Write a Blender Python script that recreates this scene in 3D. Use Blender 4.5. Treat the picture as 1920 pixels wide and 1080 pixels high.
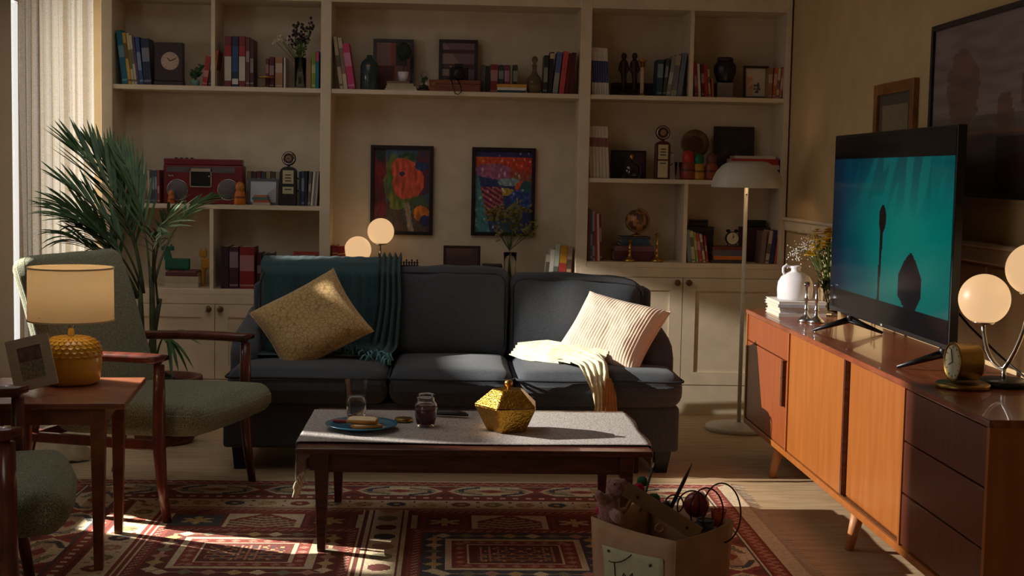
import bpy, bmesh, math, random
from mathutils import Vector, Matrix, noise
random.seed(7)
for o in list(bpy.data.objects): bpy.data.objects.remove(o)
C = bpy.context.scene.collection
scene = bpy.context.scene
PI = math.pi

# ------------------------------------------------------------------ camera
F, PITCH, YAW, ROLL, CAMH = 2608.81, .0814, .0459, .0192, 1.4
_r0 = Vector((math.cos(YAW), -math.sin(YAW), 0)); _fh = Vector((math.sin(YAW), math.cos(YAW), 0)); _up = Vector((0, 0, 1))
_d = _fh*math.cos(PITCH) - _up*math.sin(PITCH); _u = _fh*math.sin(PITCH) + _up*math.cos(PITCH)
_cr, _sr = math.cos(ROLL), math.sin(ROLL)
CAM = Vector((0, 0, CAMH))
cam = bpy.data.objects.new('camera', bpy.data.cameras.new('camera')); C.objects.link(cam)
_ri = _r0*_cr + _u*_sr; _ui = _u*_cr - _r0*_sr
m = Matrix((_ri, _ui, -_d)).transposed().to_4x4(); m.translation = CAM
cam.matrix_world = m
cam.data.sensor_width = 36; cam.data.lens = F/1920*36; cam.data.clip_start = .05
scene.camera = cam
def ray(px, py):
    a = (px-960)/F; b = (py-540)/F
    return _d + _r0*(a*_cr+b*_sr) - _u*(-a*_sr+b*_cr)
def aty(px, py, Y): d = ray(px, py); return CAM + d*(Y/d.y)        # point of a photo pixel at depth Y
def atz(px, py, z): d = ray(px, py); return CAM + d*((z-CAMH)/d.z)  # ... at height z
def atx(px, py, X): d = ray(px, py); return CAM + d*(X/d.x)

# ------------------------------------------------------------------ world, light, exposure
w = bpy.data.worlds.new('sky'); scene.world = w; w.use_nodes = True
bg = w.node_tree.nodes['Background']; bg.inputs[0].default_value = (1.0, .97, .93, 1); bg.inputs[1].default_value = 1.02
def lamp(name, kind, loc, power, col, target=None, **kw):
    l = bpy.data.lights.new(name, kind); l.energy = power; l.color = col
    for k, v in kw.items(): setattr(l, k, v)
    o = bpy.data.objects.new(name, l); C.objects.link(o); o.location = loc
    if target: o.rotation_euler = (Vector(target)-Vector(loc)).to_track_quat('-Z', 'Y').to_euler()
    return o
SUN = (-3.3, 6.25, 2.2)
lamp('sunlight_lamp', 'SPOT', SUN, 2050, (1.0, .94, .85), target=(-2.5, 6.12, 1.70), spot_size=math.radians(95), spot_blend=.1, shadow_soft_size=.013)
lamp('daylight_side_window', 'AREA', (-2.62, 6.18, 1.58), 13, (.93, .95, .95), target=(-1.0, 6.1, 1.1), shape='RECTANGLE', size=.5, size_y=.9)
lamp('daylight_far_window', 'AREA', (-2.72, 8.26, 1.35), 27, (1, 1, 1), target=(-2.2, 7.95, 1.35), shape='RECTANGLE', size=.5, size_y=2.2)
lamp('near_fill_light', 'AREA', (-2.72, 2.2, 1.5), 9, (1.0, .93, .85), target=(2, 3.6, .9), shape='RECTANGLE', size=2.0, size_y=1.3)  # fill light behind the added near opening, out of view
scene.view_settings.view_transform = 'Standard'; scene.view_settings.look = 'None'
scene.view_settings.gamma = 1; scene.view_settings.use_curve_mapping = False
scene.view_settings.exposure = 0.0

# ------------------------------------------------------------------ helpers
def lin(c):
    return tuple(((x/255)/12.92 if x/255 <= .04045 else ((x/255+.055)/1.055)**2.4) for x in c[:3])
MATS = {}
def mat(name, c, rough=.6, metal=0, c2=None, scale=25, stretch=(1, 1, 1), bump=0, bscale=None, spec=.5, coat=0, sheen=0,
        emit=None, es=1, tr=0, ior=1.45, ramp=(.35, .65), tex='noise', detail=4, alpha=None):
    if name in MATS: return MATS[name]
    M = bpy.data.materials.new(name); M.use_nodes = True; MATS[name] = M
    nt = M.node_tree; N = nt.nodes; L = nt.links; P = N['Principled BSDF']
    P.inputs['Roughness'].default_value = rough; P.inputs['Metallic'].default_value = metal
    P.inputs['Specular IOR Level'].default_value = spec; P.inputs['Coat Weight'].default_value = coat
    P.inputs['Sheen Weight'].default_value = sheen; P.inputs['Transmission Weight'].default_value = tr; P.inputs['IOR'].default_value = ior
    if alpha is not None: P.inputs['Alpha'].default_value = alpha
    c = lin(c)
    if c2 is None: c2 = tuple(min(1, x*.86) for x in c)
    else: c2 = lin(c2)
    tc = N.new('ShaderNodeTexCoord'); mp = N.new('ShaderNodeMapping'); mp.inputs['Scale'].default_value = stretch
    L.new(tc.outputs['Object'], mp.inputs[0])
    if tex == 'noise':
        t = N.new('ShaderNodeTexNoise'); t.inputs['Scale'].default_value = scale; t.inputs['Detail'].default_value = detail; out = t.outputs['Fac']
    elif tex == 'wave':
        t = N.new('ShaderNodeTexWave'); t.inputs['Scale'].default_value = scale; t.inputs['Distortion'].default_value = 1.5; out = t.outputs['Fac']
    elif tex == 'voronoi':
        t = N.new('ShaderNodeTexVoronoi'); t.inputs['Scale'].default_value = scale; out = t.outputs['Distance']
    elif tex == 'cells':
        t = N.new('ShaderNodeTexVoronoi'); t.feature = 'DISTANCE_TO_EDGE'; t.inputs['Scale'].default_value = scale; out = t.outputs['Distance']
    elif tex == 'checker':
        t = N.new('ShaderNodeTexChecker'); t.inputs['Scale'].default_value = scale; out = t.outputs['Fac']
    L.new(mp.outputs[0], t.inputs['Vector'])
    r = N.new('ShaderNodeValToRGB'); r.color_ramp.elements[0].position, r.color_ramp.elements[1].position = ramp
    r.color_ramp.elements[0].color = c2+(1,); r.color_ramp.elements[1].color = c+(1,)
    L.new(out, r.inputs[0]); L.new(r.outputs[0], P.inputs['Base Color'])
    if bump:
        b = N.new('ShaderNodeBump'); b.inputs['Strength'].default_value = bump; b.inputs['Distance'].default_value = .01
        if bscale:
            t2 = N.new('ShaderNodeTexNoise'); t2.inputs['Scale'].default_value = bscale; t2.inputs['Detail'].default_value = 2
            L.new(mp.outputs[0], t2.inputs['Vector']); out = t2.outputs['Fac']
        L.new(out, b.inputs['Height']); L.new(b.outputs[0], P.inputs['Normal'])
    if emit:
        P.inputs['Emission Color'].default_value = lin(emit)+(1,); P.inputs['Emission Strength'].default_value = es
    return M
def vmat(name, rough=.6, emit=0, coat=0, spec=.5, bump=0):
    if name in MATS: return MATS[name]
    M = bpy.data.materials.new(name); M.use_nodes = True; MATS[name] = M
    N = M.node_tree.nodes; L = M.node_tree.links; P = N['Principled BSDF']; a = N.new('ShaderNodeVertexColor'); a.layer_name = 'col'
    P.inputs['Roughness'].default_value = rough; P.inputs['Coat Weight'].default_value = coat; P.inputs['Specular IOR Level'].default_value = spec
    if emit:
        P.inputs['Base Color'].default_value = (.004, .004, .005, 1); L.new(a.outputs[0], P.inputs['Emission Color']); P.inputs['Emission Strength'].default_value = emit
    else: L.new(a.outputs[0], P.inputs['Base Color'])
    if bump:
        t = N.new('ShaderNodeTexNoise'); t.inputs['Scale'].default_value = 260; b = N.new('ShaderNodeBump'); b.inputs['Strength'].default_value = bump; b.inputs['Distance'].default_value = .01
        L.new(t.outputs['Fac'], b.inputs['Height']); L.new(b.outputs[0], P.inputs['Normal'])
    return M
def sheer(name, c, transp, transl):
    M = bpy.data.materials.new(name); M.use_nodes = True; MATS[name] = M; N = M.node_tree.nodes; L = M.node_tree.links
    P = N['Principled BSDF']; P.inputs['Base Color'].default_value = lin(c)+(1,); P.inputs['Roughness'].default_value = .9
    t = N.new('ShaderNodeBsdfTranslucent'); t.inputs[0].default_value = lin(c)+(1,); tr = N.new('ShaderNodeBsdfTransparent')
    a = N.new('ShaderNodeMixShader'); b = N.new('ShaderNodeMixShader'); a.inputs[0].default_value = transl
    tc = N.new('ShaderNodeTexCoord'); mp = N.new('ShaderNodeMapping'); mp.inputs['Scale'].default_value = (90, 90, 300)
    n = N.new('ShaderNodeTexNoise'); n.inputs['Scale'].default_value = 1; mr = N.new('ShaderNodeMapRange'); mr.inputs[1].default_value = .35; mr.inputs[2].default_value = .65
    mr.inputs[3].default_value = transp*.6; mr.inputs[4].default_value = transp*1.4
    L.new(tc.outputs['Object'], mp.inputs[0]); L.new(mp.outputs[0], n.inputs['Vector']); L.new(n.outputs['Fac'], mr.inputs[0])
    L.new(P.outputs[0], a.inputs[1]); L.new(t.outputs[0], a.inputs[2]); L.new(mr.outputs[0], b.inputs[0]); L.new(a.outputs[0], b.inputs[1]); L.new(tr.outputs[0], b.inputs[2])
    L.new(b.outputs[0], N['Material Output'].inputs[0]); return M
def pane_mat():
    if 'pane' in MATS: return MATS['pane']
    M = bpy.data.materials.new('pane'); M.use_nodes = True; MATS['pane'] = M; N = M.node_tree.nodes; L = M.node_tree.links
    N.remove(N['Principled BSDF']); tr = N.new('ShaderNodeBsdfTransparent'); tr.inputs[0].default_value = (.97, .98, .98, 1); g = N.new('ShaderNodeBsdfGlossy'); g.inputs['Roughness'].default_value = .02
    lw = N.new('ShaderNodeLayerWeight'); lw.inputs[0].default_value = .5; pw = N.new('ShaderNodeMath'); pw.operation = 'POWER'; pw.inputs[1].default_value = 5; f = N.new('ShaderNodeMath'); f.operation = 'MULTIPLY_ADD'; f.inputs[1].default_value = .5; f.inputs[2].default_value = .02; x = N.new('ShaderNodeMixShader')
    L.new(lw.outputs['Facing'], pw.inputs[0]); L.new(pw.outputs[0], f.inputs[0]); L.new(f.outputs[0], x.inputs[0]); L.new(tr.outputs[0], x.inputs[1]); L.new(g.outputs[0], x.inputs[2]); L.new(x.outputs[0], N['Material Output'].inputs[0]); return M

def satin_pane():
    if 'satin_pane' in MATS: return MATS['satin_pane']
    M = pane_mat().copy(); M.name = 'satin_pane'; MATS['satin_pane'] = M
    for n in M.node_tree.nodes:
        if n.type == 'BSDF_GLOSSY': n.inputs['Roughness'].default_value = .35; n.inputs['Color'].default_value = (.35, .35, .35, 1)
    return M
def dimmer_pane():  # added glass that only cuts the light passing through it
    if 'dimmer_pane' in MATS: return MATS['dimmer_pane']
    M = pane_mat().copy(); M.name = 'dimmer_pane'; MATS['dimmer_pane'] = M
    for n in M.node_tree.nodes:
        if n.type == 'BSDF_TRANSPARENT': n.inputs[0].default_value = (.66, .66, .66, 1)
    return M
def worldloc(o):
    v = Vector((0, 0, 0))
    while o: v += o.location; o = o.parent
    return v
class MB:
    def __init__(s): s.v = []; s.f = []; s.c = None
    def add(s, vs, fs):
        n = len(s.v); s.v += [tuple(x) for x in vs]; s.f += [tuple(i+n for i in q) for q in fs]; return s
    def box(s, x0, x1, y0, y1, z0, z1):
        return s.hexa([(x0, y0), (x1, y0), (x1, y1), (x0, y1)], z0, [(x0, y0), (x1, y0), (x1, y1), (x0, y1)], z1)
    def hexa(s, lo, z0, hi, z1):
        n = len(lo); v = [(p[0], p[1], z0) for p in lo]+[(p[0], p[1], z1) for p in hi]
        f = [tuple(range(n))[::-1], tuple(range(n, 2*n))]+[(i, (i+1) % n, n+(i+1) % n, n+i) for i in range(n)]
        return s.add(v, f)
    def prism(s, poly, axis, a, b):       # poly of 2-D points extruded along axis
        def p3(p, t): return {'x': (t, p[0], p[1]), 'y': (p[0], t, p[1]), 'z': (p[0], p[1], t)}[axis]
        n = len(poly); v = [p3(p, a) for p in poly]+[p3(p, b) for p in poly]
        return s.add(v, [tuple(range(n))[::-1], tuple(range(n, 2*n))]+[(i, (i+1) % n, n+(i+1) % n, n+i) for i in range(n)])
    def tube(s, pts, r, n=8, flat=1.0):
        pts = [Vector(p) for p in pts]; R = r if isinstance(r, (list, tuple)) else [r]*len(pts)
        vs = []; fs = []; ref = None
        for i, p in enumerate(pts):
            t = (pts[min(i+1, len(pts)-1)]-pts[max(i-1, 0)]).normalized()
            if ref is None: ref = Vector((0, 0, 1)) if abs(t.z) < .9 else Vector((1, 0, 0))
            a = t.cross(ref).normalized(); b = a.cross(t).normalized(); ref = b
            for k in range(n):
                q = 2*PI*k/n; vs.append(p+a*math.cos(q)*R[i]+b*math.sin(q)*R[i]*flat)
        for i in range(len(pts)-1):
            for k in range(n): fs.append((i*n+k, i*n+(k+1) % n, (i+1)*n+(k+1) % n, (i+1)*n+k))
        fs.append(tuple(range(n))[::-1]); fs.append(tuple((len(pts)-1)*n+k for k in range(n)))
        return s.add(vs, fs)
    def lathe(s, prof, c=(0, 0, 0), n=24, ax='z', cap=True):
        vs = []; fs = []
        for r, z in prof:
            for k in range(n):
                q = 2*PI*k/n; a, b = r*math.cos(q), r*math.sin(q)
                p = {'z': (a, b, z), 'y': (a, z, b), 'x': (z, a, b)}[ax]
                vs.append((p[0]+c[0], p[1]+c[1], p[2]+c[2]))
        for i in range(len(prof)-1):
            for k in range(n): fs.append((i*n+k, i*n+(k+1) % n, (i+1)*n+(k+1) % n, (i+1)*n+k))
        if cap: fs.append(tuple(range(n))[::-1]); fs.append(tuple((len(prof)-1)*n+k for k in range(n)))
        return s.add(vs, fs)
    def ball(s, c, r, n=16, m=10, sc=(1, 1, 1), cut=-1.0):
        prof = []
        for i in range(m+1):
            q = -PI/2+PI*i/m
            if math.sin(q) < cut: continue
            prof.append((max(1e-4, math.cos(q)*r), math.sin(q)*r))
        k = len(s.v); s.lathe(prof, (0, 0, 0), n)
        s.v[k:] = [(x*sc[0]+c[0], y*sc[1]+c[1], z*sc[2]+c[2]) for x, y, z in s.v[k:]]; return s
    def grid(s, fn, nu, nv):
        vs = [fn(i/nu, j/nv) for j in range(nv+1) for i in range(nu+1)]
        return s.add(vs, [(j*(nu+1)+i, j*(nu+1)+i+1, (j+1)*(nu+1)+i+1, (j+1)*(nu+1)+i) for j in range(nv) for i in range(nu)])
    def soft(s, x0, x1, y0, y1, z0, z1, r=.03, bul=(0, 0, 0), n=10, wr=0, seed=0):   # rounded, bulging upholstery block
        h = Vector(((x1-x0)/2, (y1-y0)/2, (z1-z0)/2)); c = Vector(((x0+x1)/2, (y0+y1)/2, (z0+z1)/2)); idx = {}; vs = []; fs = []
        ts = [[-1, -1+r*.35/h[a], -1+r*.8/h[a]]+[(-1+1.6*r/h[a])+(2-3.2*r/h[a])*i/n for i in range(n+1)]+[1-r*.8/h[a], 1-r*.35/h[a], 1] for a in range(3)]
        K = len(ts[0])-1
        def vid(i, j, k):
            if (i, j, k) in idx: return idx[(i, j, k)]
            u = Vector((ts[0][i], ts[1][j], ts[2][k])); p = Vector((u.x*h.x, u.y*h.y, u.z*h.z))
            q = Vector([max(-h[a]+r, min(h[a]-r, p[a])) for a in range(3)]); d = p-q
            if d.length > 1e-9: p = q+d.normalized()*min(r, d.length) if sum(abs(d[a]) > 1e-9 for a in range(3)) > 1 else q+d
            p = Vector((p.x+u.x*bul[0]*(1-u.y*u.y)*(1-u.z*u.z), p.y+u.y*bul[1]*(1-u.x*u.x)*(1-u.z*u.z), p.z+u.z*bul[2]*(1-u.x*u.x)*(1-u.y*u.y)))
            if wr:
                w0 = c+p; g = noise.noise(Vector((w0.x*7+seed, w0.y*7, w0.z*5)))*wr; p += p.normalized()*g
            idx[(i, j, k)] = len(vs); vs.append(c+p); return len(vs)-1
        for a in range(K):
            for b in range(K):
                for t in (0, K):
                    q = [(a, b, t), (a+1, b, t), (a+1, b+1, t), (a, b+1, t)]
                    for o in ((0, 1, 2), (2, 0, 1), (1, 2, 0)):
                        f = [vid(*[e[o[m]] for m in range(3)]) for e in q]; fs.append(f if t == K else f[::-1])
        return s.add(vs, fs)
    def build(s, name, material, parent=None, smooth=False, bevel=0, world=True, sub=0, org=None, seg=2):
        me = bpy.data.meshes.new(name); o = bpy.data.objects.new(name, me); C.objects.link(o)
        V = [Vector(v) for v in s.v]
        if parent is not None:
            o.parent = parent; off = worldloc(parent) if world else Vector((0, 0, 0))
        else:
            off = Vector(org) if org else Vector(((min(v.x for v in V)+max(v.x for v in V))/2, (min(v.y for v in V)+max(v.y for v in V))/2, min(v.z for v in V)))
            o.location = off
        me.from_pydata([tuple(v-off) for v in V], [], s.f)
        if s.c is not None:
            ca = me.color_attributes.new('col', 'FLOAT_COLOR', 'CORNER'); flat = []
            for p in me.polygons:
                cc = lin(s.c[p.index]); flat += (list(cc)+[1.0])*p.loop_total
            ca.data.foreach_set('color', flat)
        bm = bmesh.new(); bm.from_mesh(me); bmesh.ops.recalc_face_normals(bm, faces=bm.faces); bm.to_mesh(me); bm.free()
        if smooth: me.polygons.foreach_set('use_smooth', [True]*len(me.polygons))
        me.materials.append(material)
        if bevel:
            b = o.modifiers.new('bevel', 'BEVEL'); b.width = bevel; b.segments = seg; b.limit_method = 'ANGLE'; b.angle_limit = math.radians(40)
        if sub: x = o.modifiers.new('sub', 'SUBSURF'); x.levels = sub; x.render_levels = sub
        me.update(); return o
def tag(o, label, cat, group=None):
    o['label'] = label; o['category'] = cat
    if group: o['group'] = group
    return o
def thing(name, label, cat, loc, rot=(0, 0, 0), group=None):
    o = bpy.data.objects.new(name, None); C.objects.link(o); o.location = loc; o.rotation_euler = rot; o.empty_display_size = .05
    return tag(o, label, cat, group)
def struct(o): o['kind'] = 'structure'; return o
def copy_tree(o, parent=None):
    c = o.copy(); C.objects.link(c); c.parent = parent
    for ch in list(o.children): copy_tree(ch, c)
    return c
def B(*a): return MB().box(*a)
def picture(mb, p0, ux, uz, nx, ny, fn):      # flat print as coloured cells; p0 = bottom left corner
    p0 = Vector(p0); ux = Vector(ux); uz = Vector(uz); mb.c = []
    mb.grid(lambda a, b: p0+ux*a+uz*b, nx, ny)
    for j in range(ny):
        for i in range(nx): mb.c.append(fn((i+.5)/nx, (j+.5)/ny))
    return mb
def nz(x, y, s=1.0): return noise.noise(Vector((x*s, y*s, 3.1)))
def mixc(a, b, t): t = max(0, min(1, t)); return tuple(a[i]*(1-t)+b[i]*t for i in range(3))

# ------------------------------------------------------------------ materials
PAINT = mat('cream_paint', (226, 208, 180), .55, c2=(216, 198, 170), scale=9, bump=.05, bscale=60)
WALLP = mat('wall_paint', (200, 170, 124), .8, c2=(190, 160, 115), scale=5, bump=.04, bscale=120)
CEIL = mat('ceiling_paint', (215, 205, 188), .9)
FLOORM = mat('beige_floor', (196, 168, 132), .55, c2=(174, 146, 110), scale=6, stretch=(1, 6, 1), bump=.08, bscale=180)
SOFA = mat('charcoal_fabric', (84, 88, 94), .95, c2=(58, 61, 66), scale=420, bump=.35, sheen=.15, spec=.2, detail=1)
SOFAP = mat('charcoal_piping', (52, 54, 58), .95, scale=300)
BLACKM = mat('black_satin', (22, 21, 22), .35)
DARKW = mat('dark_brown_wood', (92, 46, 34), .32, c2=(58, 27, 20), scale=6, stretch=(1.5, 14, 14), bump=.03, coat=.25)
MAHOG = mat('mahogany', (104, 48, 34), .3, c2=(70, 30, 21), scale=8, stretch=(3, 3, 1), bump=.02, coat=.3)
SIDEW = mat('brown_side_table_wood', (148, 86, 54), .4, c2=(118, 64, 38), scale=7, stretch=(2, 12, 2), coat=.15)
TEAK = mat('teak', (166, 96, 40), .38, c2=(156, 87, 35), scale=5, stretch=(6, 6, .7), bump=.03, coat=.1)
TEAKR = mat('red_teak', (150, 76, 38), .38, c2=(138, 68, 33), scale=7, stretch=(6, 6, .7), bump=.03, coat=.1)
TEAKT = mat('teak_top', (150, 78, 48), .26, c2=(120, 58, 36), scale=6, stretch=(9, .8, 4), bump=.02, coat=.35)
TWEED = mat('green_tweed', (154, 154, 126), .95, c2=(82, 82, 64), scale=380, bump=.4, tex='noise', detail=1, ramp=(.40, .60), spec=.15, sheen=.1)
BRASS = mat('brass', (196, 150, 72), .28, 1)
CHROME = mat('chrome', (210, 205, 198), .18, 1)
SILVER = mat('silver', (205, 205, 205), .22, 1)
CURT = sheer('sheer_linen', (238, 230, 216), .34, .60)
GLASS = mat('clear_glass', (250, 250, 250), .03, c2=(250, 250, 250), tr=1, ior=1.3)
PAGES = mat('book_pages', (222, 208, 178), .9, c2=(190, 174, 142), scale=40, stretch=(1, 1, 60))
GREEN = mat('palm_green', (70, 104, 58), .45, c2=(44, 76, 36), scale=12, spec=.5)
WHITEC = mat('white_ceramic', (226, 222, 226), .25, c2=(214, 208, 212), scale=8)
GLOBE = mat('lit_opal_globe', (120, 100, 80), .4, emit=(224, 180, 130), es=1.0)
BROWNCL = {}
def cm(c, rough=.6, metal=0):
    k = 'tone_%d_%d_%d' % tuple(c[:3]) + ('m' if metal else '')
    return mat(k, c, rough, metal, scale=18)

# ------------------------------------------------------------------ the room
XL, XR, YB, YF, ZC = -2.5, 1.985, 8.475, -1.2, 2.75
struct(B(XL-.15, XR+.15, YF-.15, YB+.15, -.08, 0).build('floor', FLOORM))
SK = (-1.9, -.2, 4.6, 7.1)                        # unseen ceiling opening, added to let in overhead fill light
cl = MB(); cl.box(XL-.15, SK[0], YF-.15, YB+.15, ZC, ZC+.08).box(SK[1], XR+.15, YF-.15, YB+.15, ZC, ZC+.08).box(SK[0], SK[1], YF-.15, SK[2], ZC, ZC+.08).box(SK[0], SK[1], SK[3], YB+.15, ZC, ZC+.08)
struct(cl.build('ceiling', CEIL))
struct(B(XL-.06, XR+.15, YB, YB+.15, 0, ZC).build('wall_back', WALLP))
struct(B(XL-.15, XR+.15, YF-.15, YF, 0, ZC).build('wall_front', WALLP))
struct(B(XR, XR+.15, YF, YB, 0, ZC).build('wall_right', WALLP))
# left wall with three windows; the unseen near one is added for fill
WIN = [(1.2, 3.2, .85, 2.15), (5.815, 6.69, 1.24, 2.085), (8.06, 8.46, .10, 2.36)]
mb = MB(); y = YF; TW = .06
for (a, b, z0, z1) in WIN:
    mb.box(XL-TW, XL, y, a, 0, ZC); mb.box(XL-TW, XL, a, b, 0, z0); mb.box(XL-TW, XL, a, b, z1, ZC); y = b
mb.box(XL-TW, XL, y, YB, 0, ZC)
struct(mb.build('wall_left', WALLP))
FRM = mat('window_frame_paint', (104, 94, 88), .5)
for i, (a, b, z0, z1) in enumerate(WIN):
    fr = MB(); t = .05 if i < 2 else .02
    fr.box(XL-.055, XL-.012, a, a+t, z0, z1); fr.box(XL-.055, XL-.012, b-t, b, z0, z1); fr.box(XL-.055, XL-.012, a+t, b-t, z1-t, z1); fr.box(XL-.055, XL-.012, a+t, b-t, z0, z0+t)
    wf = struct(fr.build('window_%d' % (i+1), FRM))
    mid = {0: 2.2}.get(i)
    if mid:
        B(XL-.055, XL-.012, mid-.05, mid+.05, z0+t, z1-t).build('mullion', FRM, wf)
        sp = [(a+t, mid-.05), (mid+.05, b-t)]
    else: sp = [(a+t, b-t)]
    if i == 1: sp = [(a+t, 6.40)]; B(XL-.036, XL-.032, 6.50, b-t, 1.80, z1-t).build('sun_dimmer_pane', dimmer_pane(), wf)  # extra pane added to weaken the sun reaching the right cabinets
    for s0, s1 in sp: B(XL-.036, XL-.032, s0, s1, z0+t, z1-t).build('pane', pane_mat(), wf)
    B(XL-.07, XL+.03, a-.02, b+.02, z0-.03, z0).build('window_sill', FRM, wf)
    if i == 1:                                     # added panels that mask the unseen window and shape the sun beam
        B(XL-.050, XL-.016, 5.985, b-t, z0+t, 1.800).build('sun_mask_panel', FRM, wf); B(XL-.050, XL-.016, 6.50, b-t, 1.955, z1-t).build('sun_mask_panel', FRM, wf); B(XL-.052, XL-.014, 6.40, 6.50, 1.792, z1-t).build('mullion', FRM, wf); B(XL-.050, XL-.016, a+t, 5.96, 1.665, z1-t).build('sun_mask_panel', FRM, wf)
fr = MB(); t = .05
fr.box(SK[0], SK[0]+t, SK[2], SK[3], ZC+.01, ZC+.07).box(SK[1]-t, SK[1], SK[2], SK[3], ZC+.01, ZC+.07).box(SK[0]+t, SK[1]-t, SK[2], SK[2]+t, ZC+.01, ZC+.07).box(SK[0]+t, SK[1]-t, SK[3]-t, SK[3], ZC+.01, ZC+.07)
wf = struct(fr.build('window_4', FRM)); B(SK[0]+t, SK[1]-t, SK[2]+t, SK[3]-t, ZC+.038, ZC+.042).build('pane', pane_mat(), wf)  # frame and glass of the added fill opening
# right wall dado: rail and boards below it
tr = struct(MB().box(XR-.022, XR, YF, 8.10, 1.105, 1.165).build('trim_1', PAINT, bevel=.008))
MB().box(XR-.034, XR-.0, YF, 8.10, 1.165, 1.182).build('rail_cap', PAINT, tr, bevel=.005)
for k in range(9):
    y0 = YF+.05+k*1.03
    B(XR-.010, XR, y0, y0+.98, .12, 1.095).build('dado_panel', WALLP, tr, bevel=.006)
struct(B(XR-.018, XR, YF, 8.10, 0, .10).build('baseboard_right', PAINT, bevel=.006))
struct(B(XL, XL+.018, YF, 8.46, 0, .10).build('baseboard_left', PAINT, bevel=.006))
# ------------------------------------------------------------------ built-in bookcase: three bays
FY, BY = 8.12, 8.46
Z1, ZM, Z2, ZCR, ZCL, ZT, ZTOP = 1.873, 1.194, 1.389, .900, .704, 2.367, 2.74
ST = .026
KNOB = mat('bronze_knob', (110, 82, 60), .35, .6)
def knob(x, z, parent): MB().lathe([(.008, FY-.012), (.010, FY-.022), (.019, FY-.030), (.019, FY-.036), (.010, FY-.044)], (x, 0, z), 14, 'y').build('knob', KNOB, parent, True)
def door(x0, x1, z0, z1, kx, kz, parent):
    st = .075; y0, y1 = FY-.012, FY+.008; d = MB()
    d.box(x0, x0+st, y0, y1, z0, z1); d.box(x1-st, x1, y0, y1, z0, z1); d.box(x0+st, x1-st, y0, y1, z1-st, z1); d.box(x0+st, x1-st, y0, y1, z0, z0+st); d.box(x0+st, x1-st, y0+.010, y1, z0+st, z1-st)
    o = d.build('door', PAINT, parent); knob(kx, kz, o)
def bay(label, x0, x1, i0, i1, shelves, dividers, cabtop, doors, ledge_front=None):
    t = thing('bookcase_bay', label, 'bookcase', ((x0+x1)/2, (FY+BY)/2, 0), group='bays of the built-in bookcase')
    B(x0, x1, BY-.015, BY, cabtop, ZT).build('back_panel', PAINT, t)
    B(x0, i0, FY, BY-.015, cabtop, ZT).build('side_panel', PAINT, t); B(i1, x1, FY, BY-.015, cabtop, ZT).build('side_panel', PAINT, t)
    B(x0, x1, FY+.004, BY, ZT, ZT+.03).build('top_board', PAINT, t)
    B(x0, x1, FY-.004, FY+.016, ZT, ZTOP).build('header', PAINT, t)
    for z in shelves: B(i0, i1, FY+.004, BY-.015, z-ST, z).build('shelf', PAINT, t, bevel=.002)
    for x, za, zb in dividers: B(x-.011, x+.011, FY+.006, BY-.015, za, zb).build('divider', PAINT, t)
    B(x0, x1, FY+.010, BY, 0, cabtop-.03).build('cabinet_body', PAINT, t)
    B(x0, x1, FY-.006, BY, cabtop-.03, cabtop).build('cabinet_top', PAINT, t, bevel=.003)
    B(x0, x1, FY-.010, FY+.010, cabtop-.085, cabtop-.03).build('top_rail', PAINT, t)
    B(x0, x1, FY-.012, FY+.010, 0, .175).build('plinth', PAINT, t)
    if doors:
        m_ = doors
        door(i0-.02, m_-.002, .18, cabtop-.088, m_-.034, cabtop-.115, t); door(m_+.002, i1+.02, .18, cabtop-.088, m_+.034, cabtop-.115, t)
    return t
# posts between the bays belong to the bay on their left
bA = bay('left bay of the cream bookcase, beside the curtain and palm', -1.999, -.722, -1.936, -.752, [Z1, ZM], [(-1.368, Z1, ZT), (-1.375, ZCL, ZM-ST)], ZCL, -1.352)
bB = bay('middle bay of the cream bookcase, with two colourful paintings', -.721, .772, -.692, .743, [Z1], [], .72, .025)
bC = bay('right bay of the cream bookcase, behind the white floor lamp', .773, 1.975, .808, 1.945, [Z1, Z2], [(1.395, Z1, ZT), (1.385, ZCR, Z2-ST)], ZCR, 1.378)
B(-1.999, -1.936, FY-.008, FY+.004, ZCL, ZTOP).build('face_post', PAINT, bA, bevel=.003)
B(-.752, -.692, FY-.008, FY+.004, ZCL, ZTOP).build('face_post', PAINT, bA, bevel=.003)
B(.743, .808, FY-.008, FY+.004, .60, ZTOP).build('face_post', PAINT, bC, bevel=.003)
B(1.945, 1.975, FY-.008, FY+.004, ZCR, ZTOP).build('face_post', PAINT, bC, bevel=.003)

csg = MB().box(XL, XL+.014, 7.72, 8.06, .02, 2.42).box(XL, XL+.014, 8.06, 8.462, 2.36, 2.42)
csg.build('casing', mat('dark_casing', (66, 56, 52), .5), bpy.data.objects['window_3'])
hp = MB(); HC = Vector((-1.86, 6.62, 0))
def heap(u, v):
    a = 2*PI*u; r_ = .15*math.sin(PI*.5*(1-v))**.7*(1+.18*math.sin(3*a+1)); g = nz(math.cos(a)*1.6+v, math.sin(a)*1.6+2*v)
    return HC+Vector((r_*math.cos(a)*(1+.2*g), r_*math.sin(a)*.7, .004+.16*v*(1+.5*g)+.012*abs(math.sin(7*a))*(1-v)))
tag(hp.grid(heap, 48, 16).build('crumpled_cloth', mat('crumpled_linen', (206, 192, 162), .95, c2=(184, 168, 138), scale=20, bump=.2, bscale=90), None, True), 'crumpled cream cloth on the floor behind the armchair legs', 'cloth')
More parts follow.
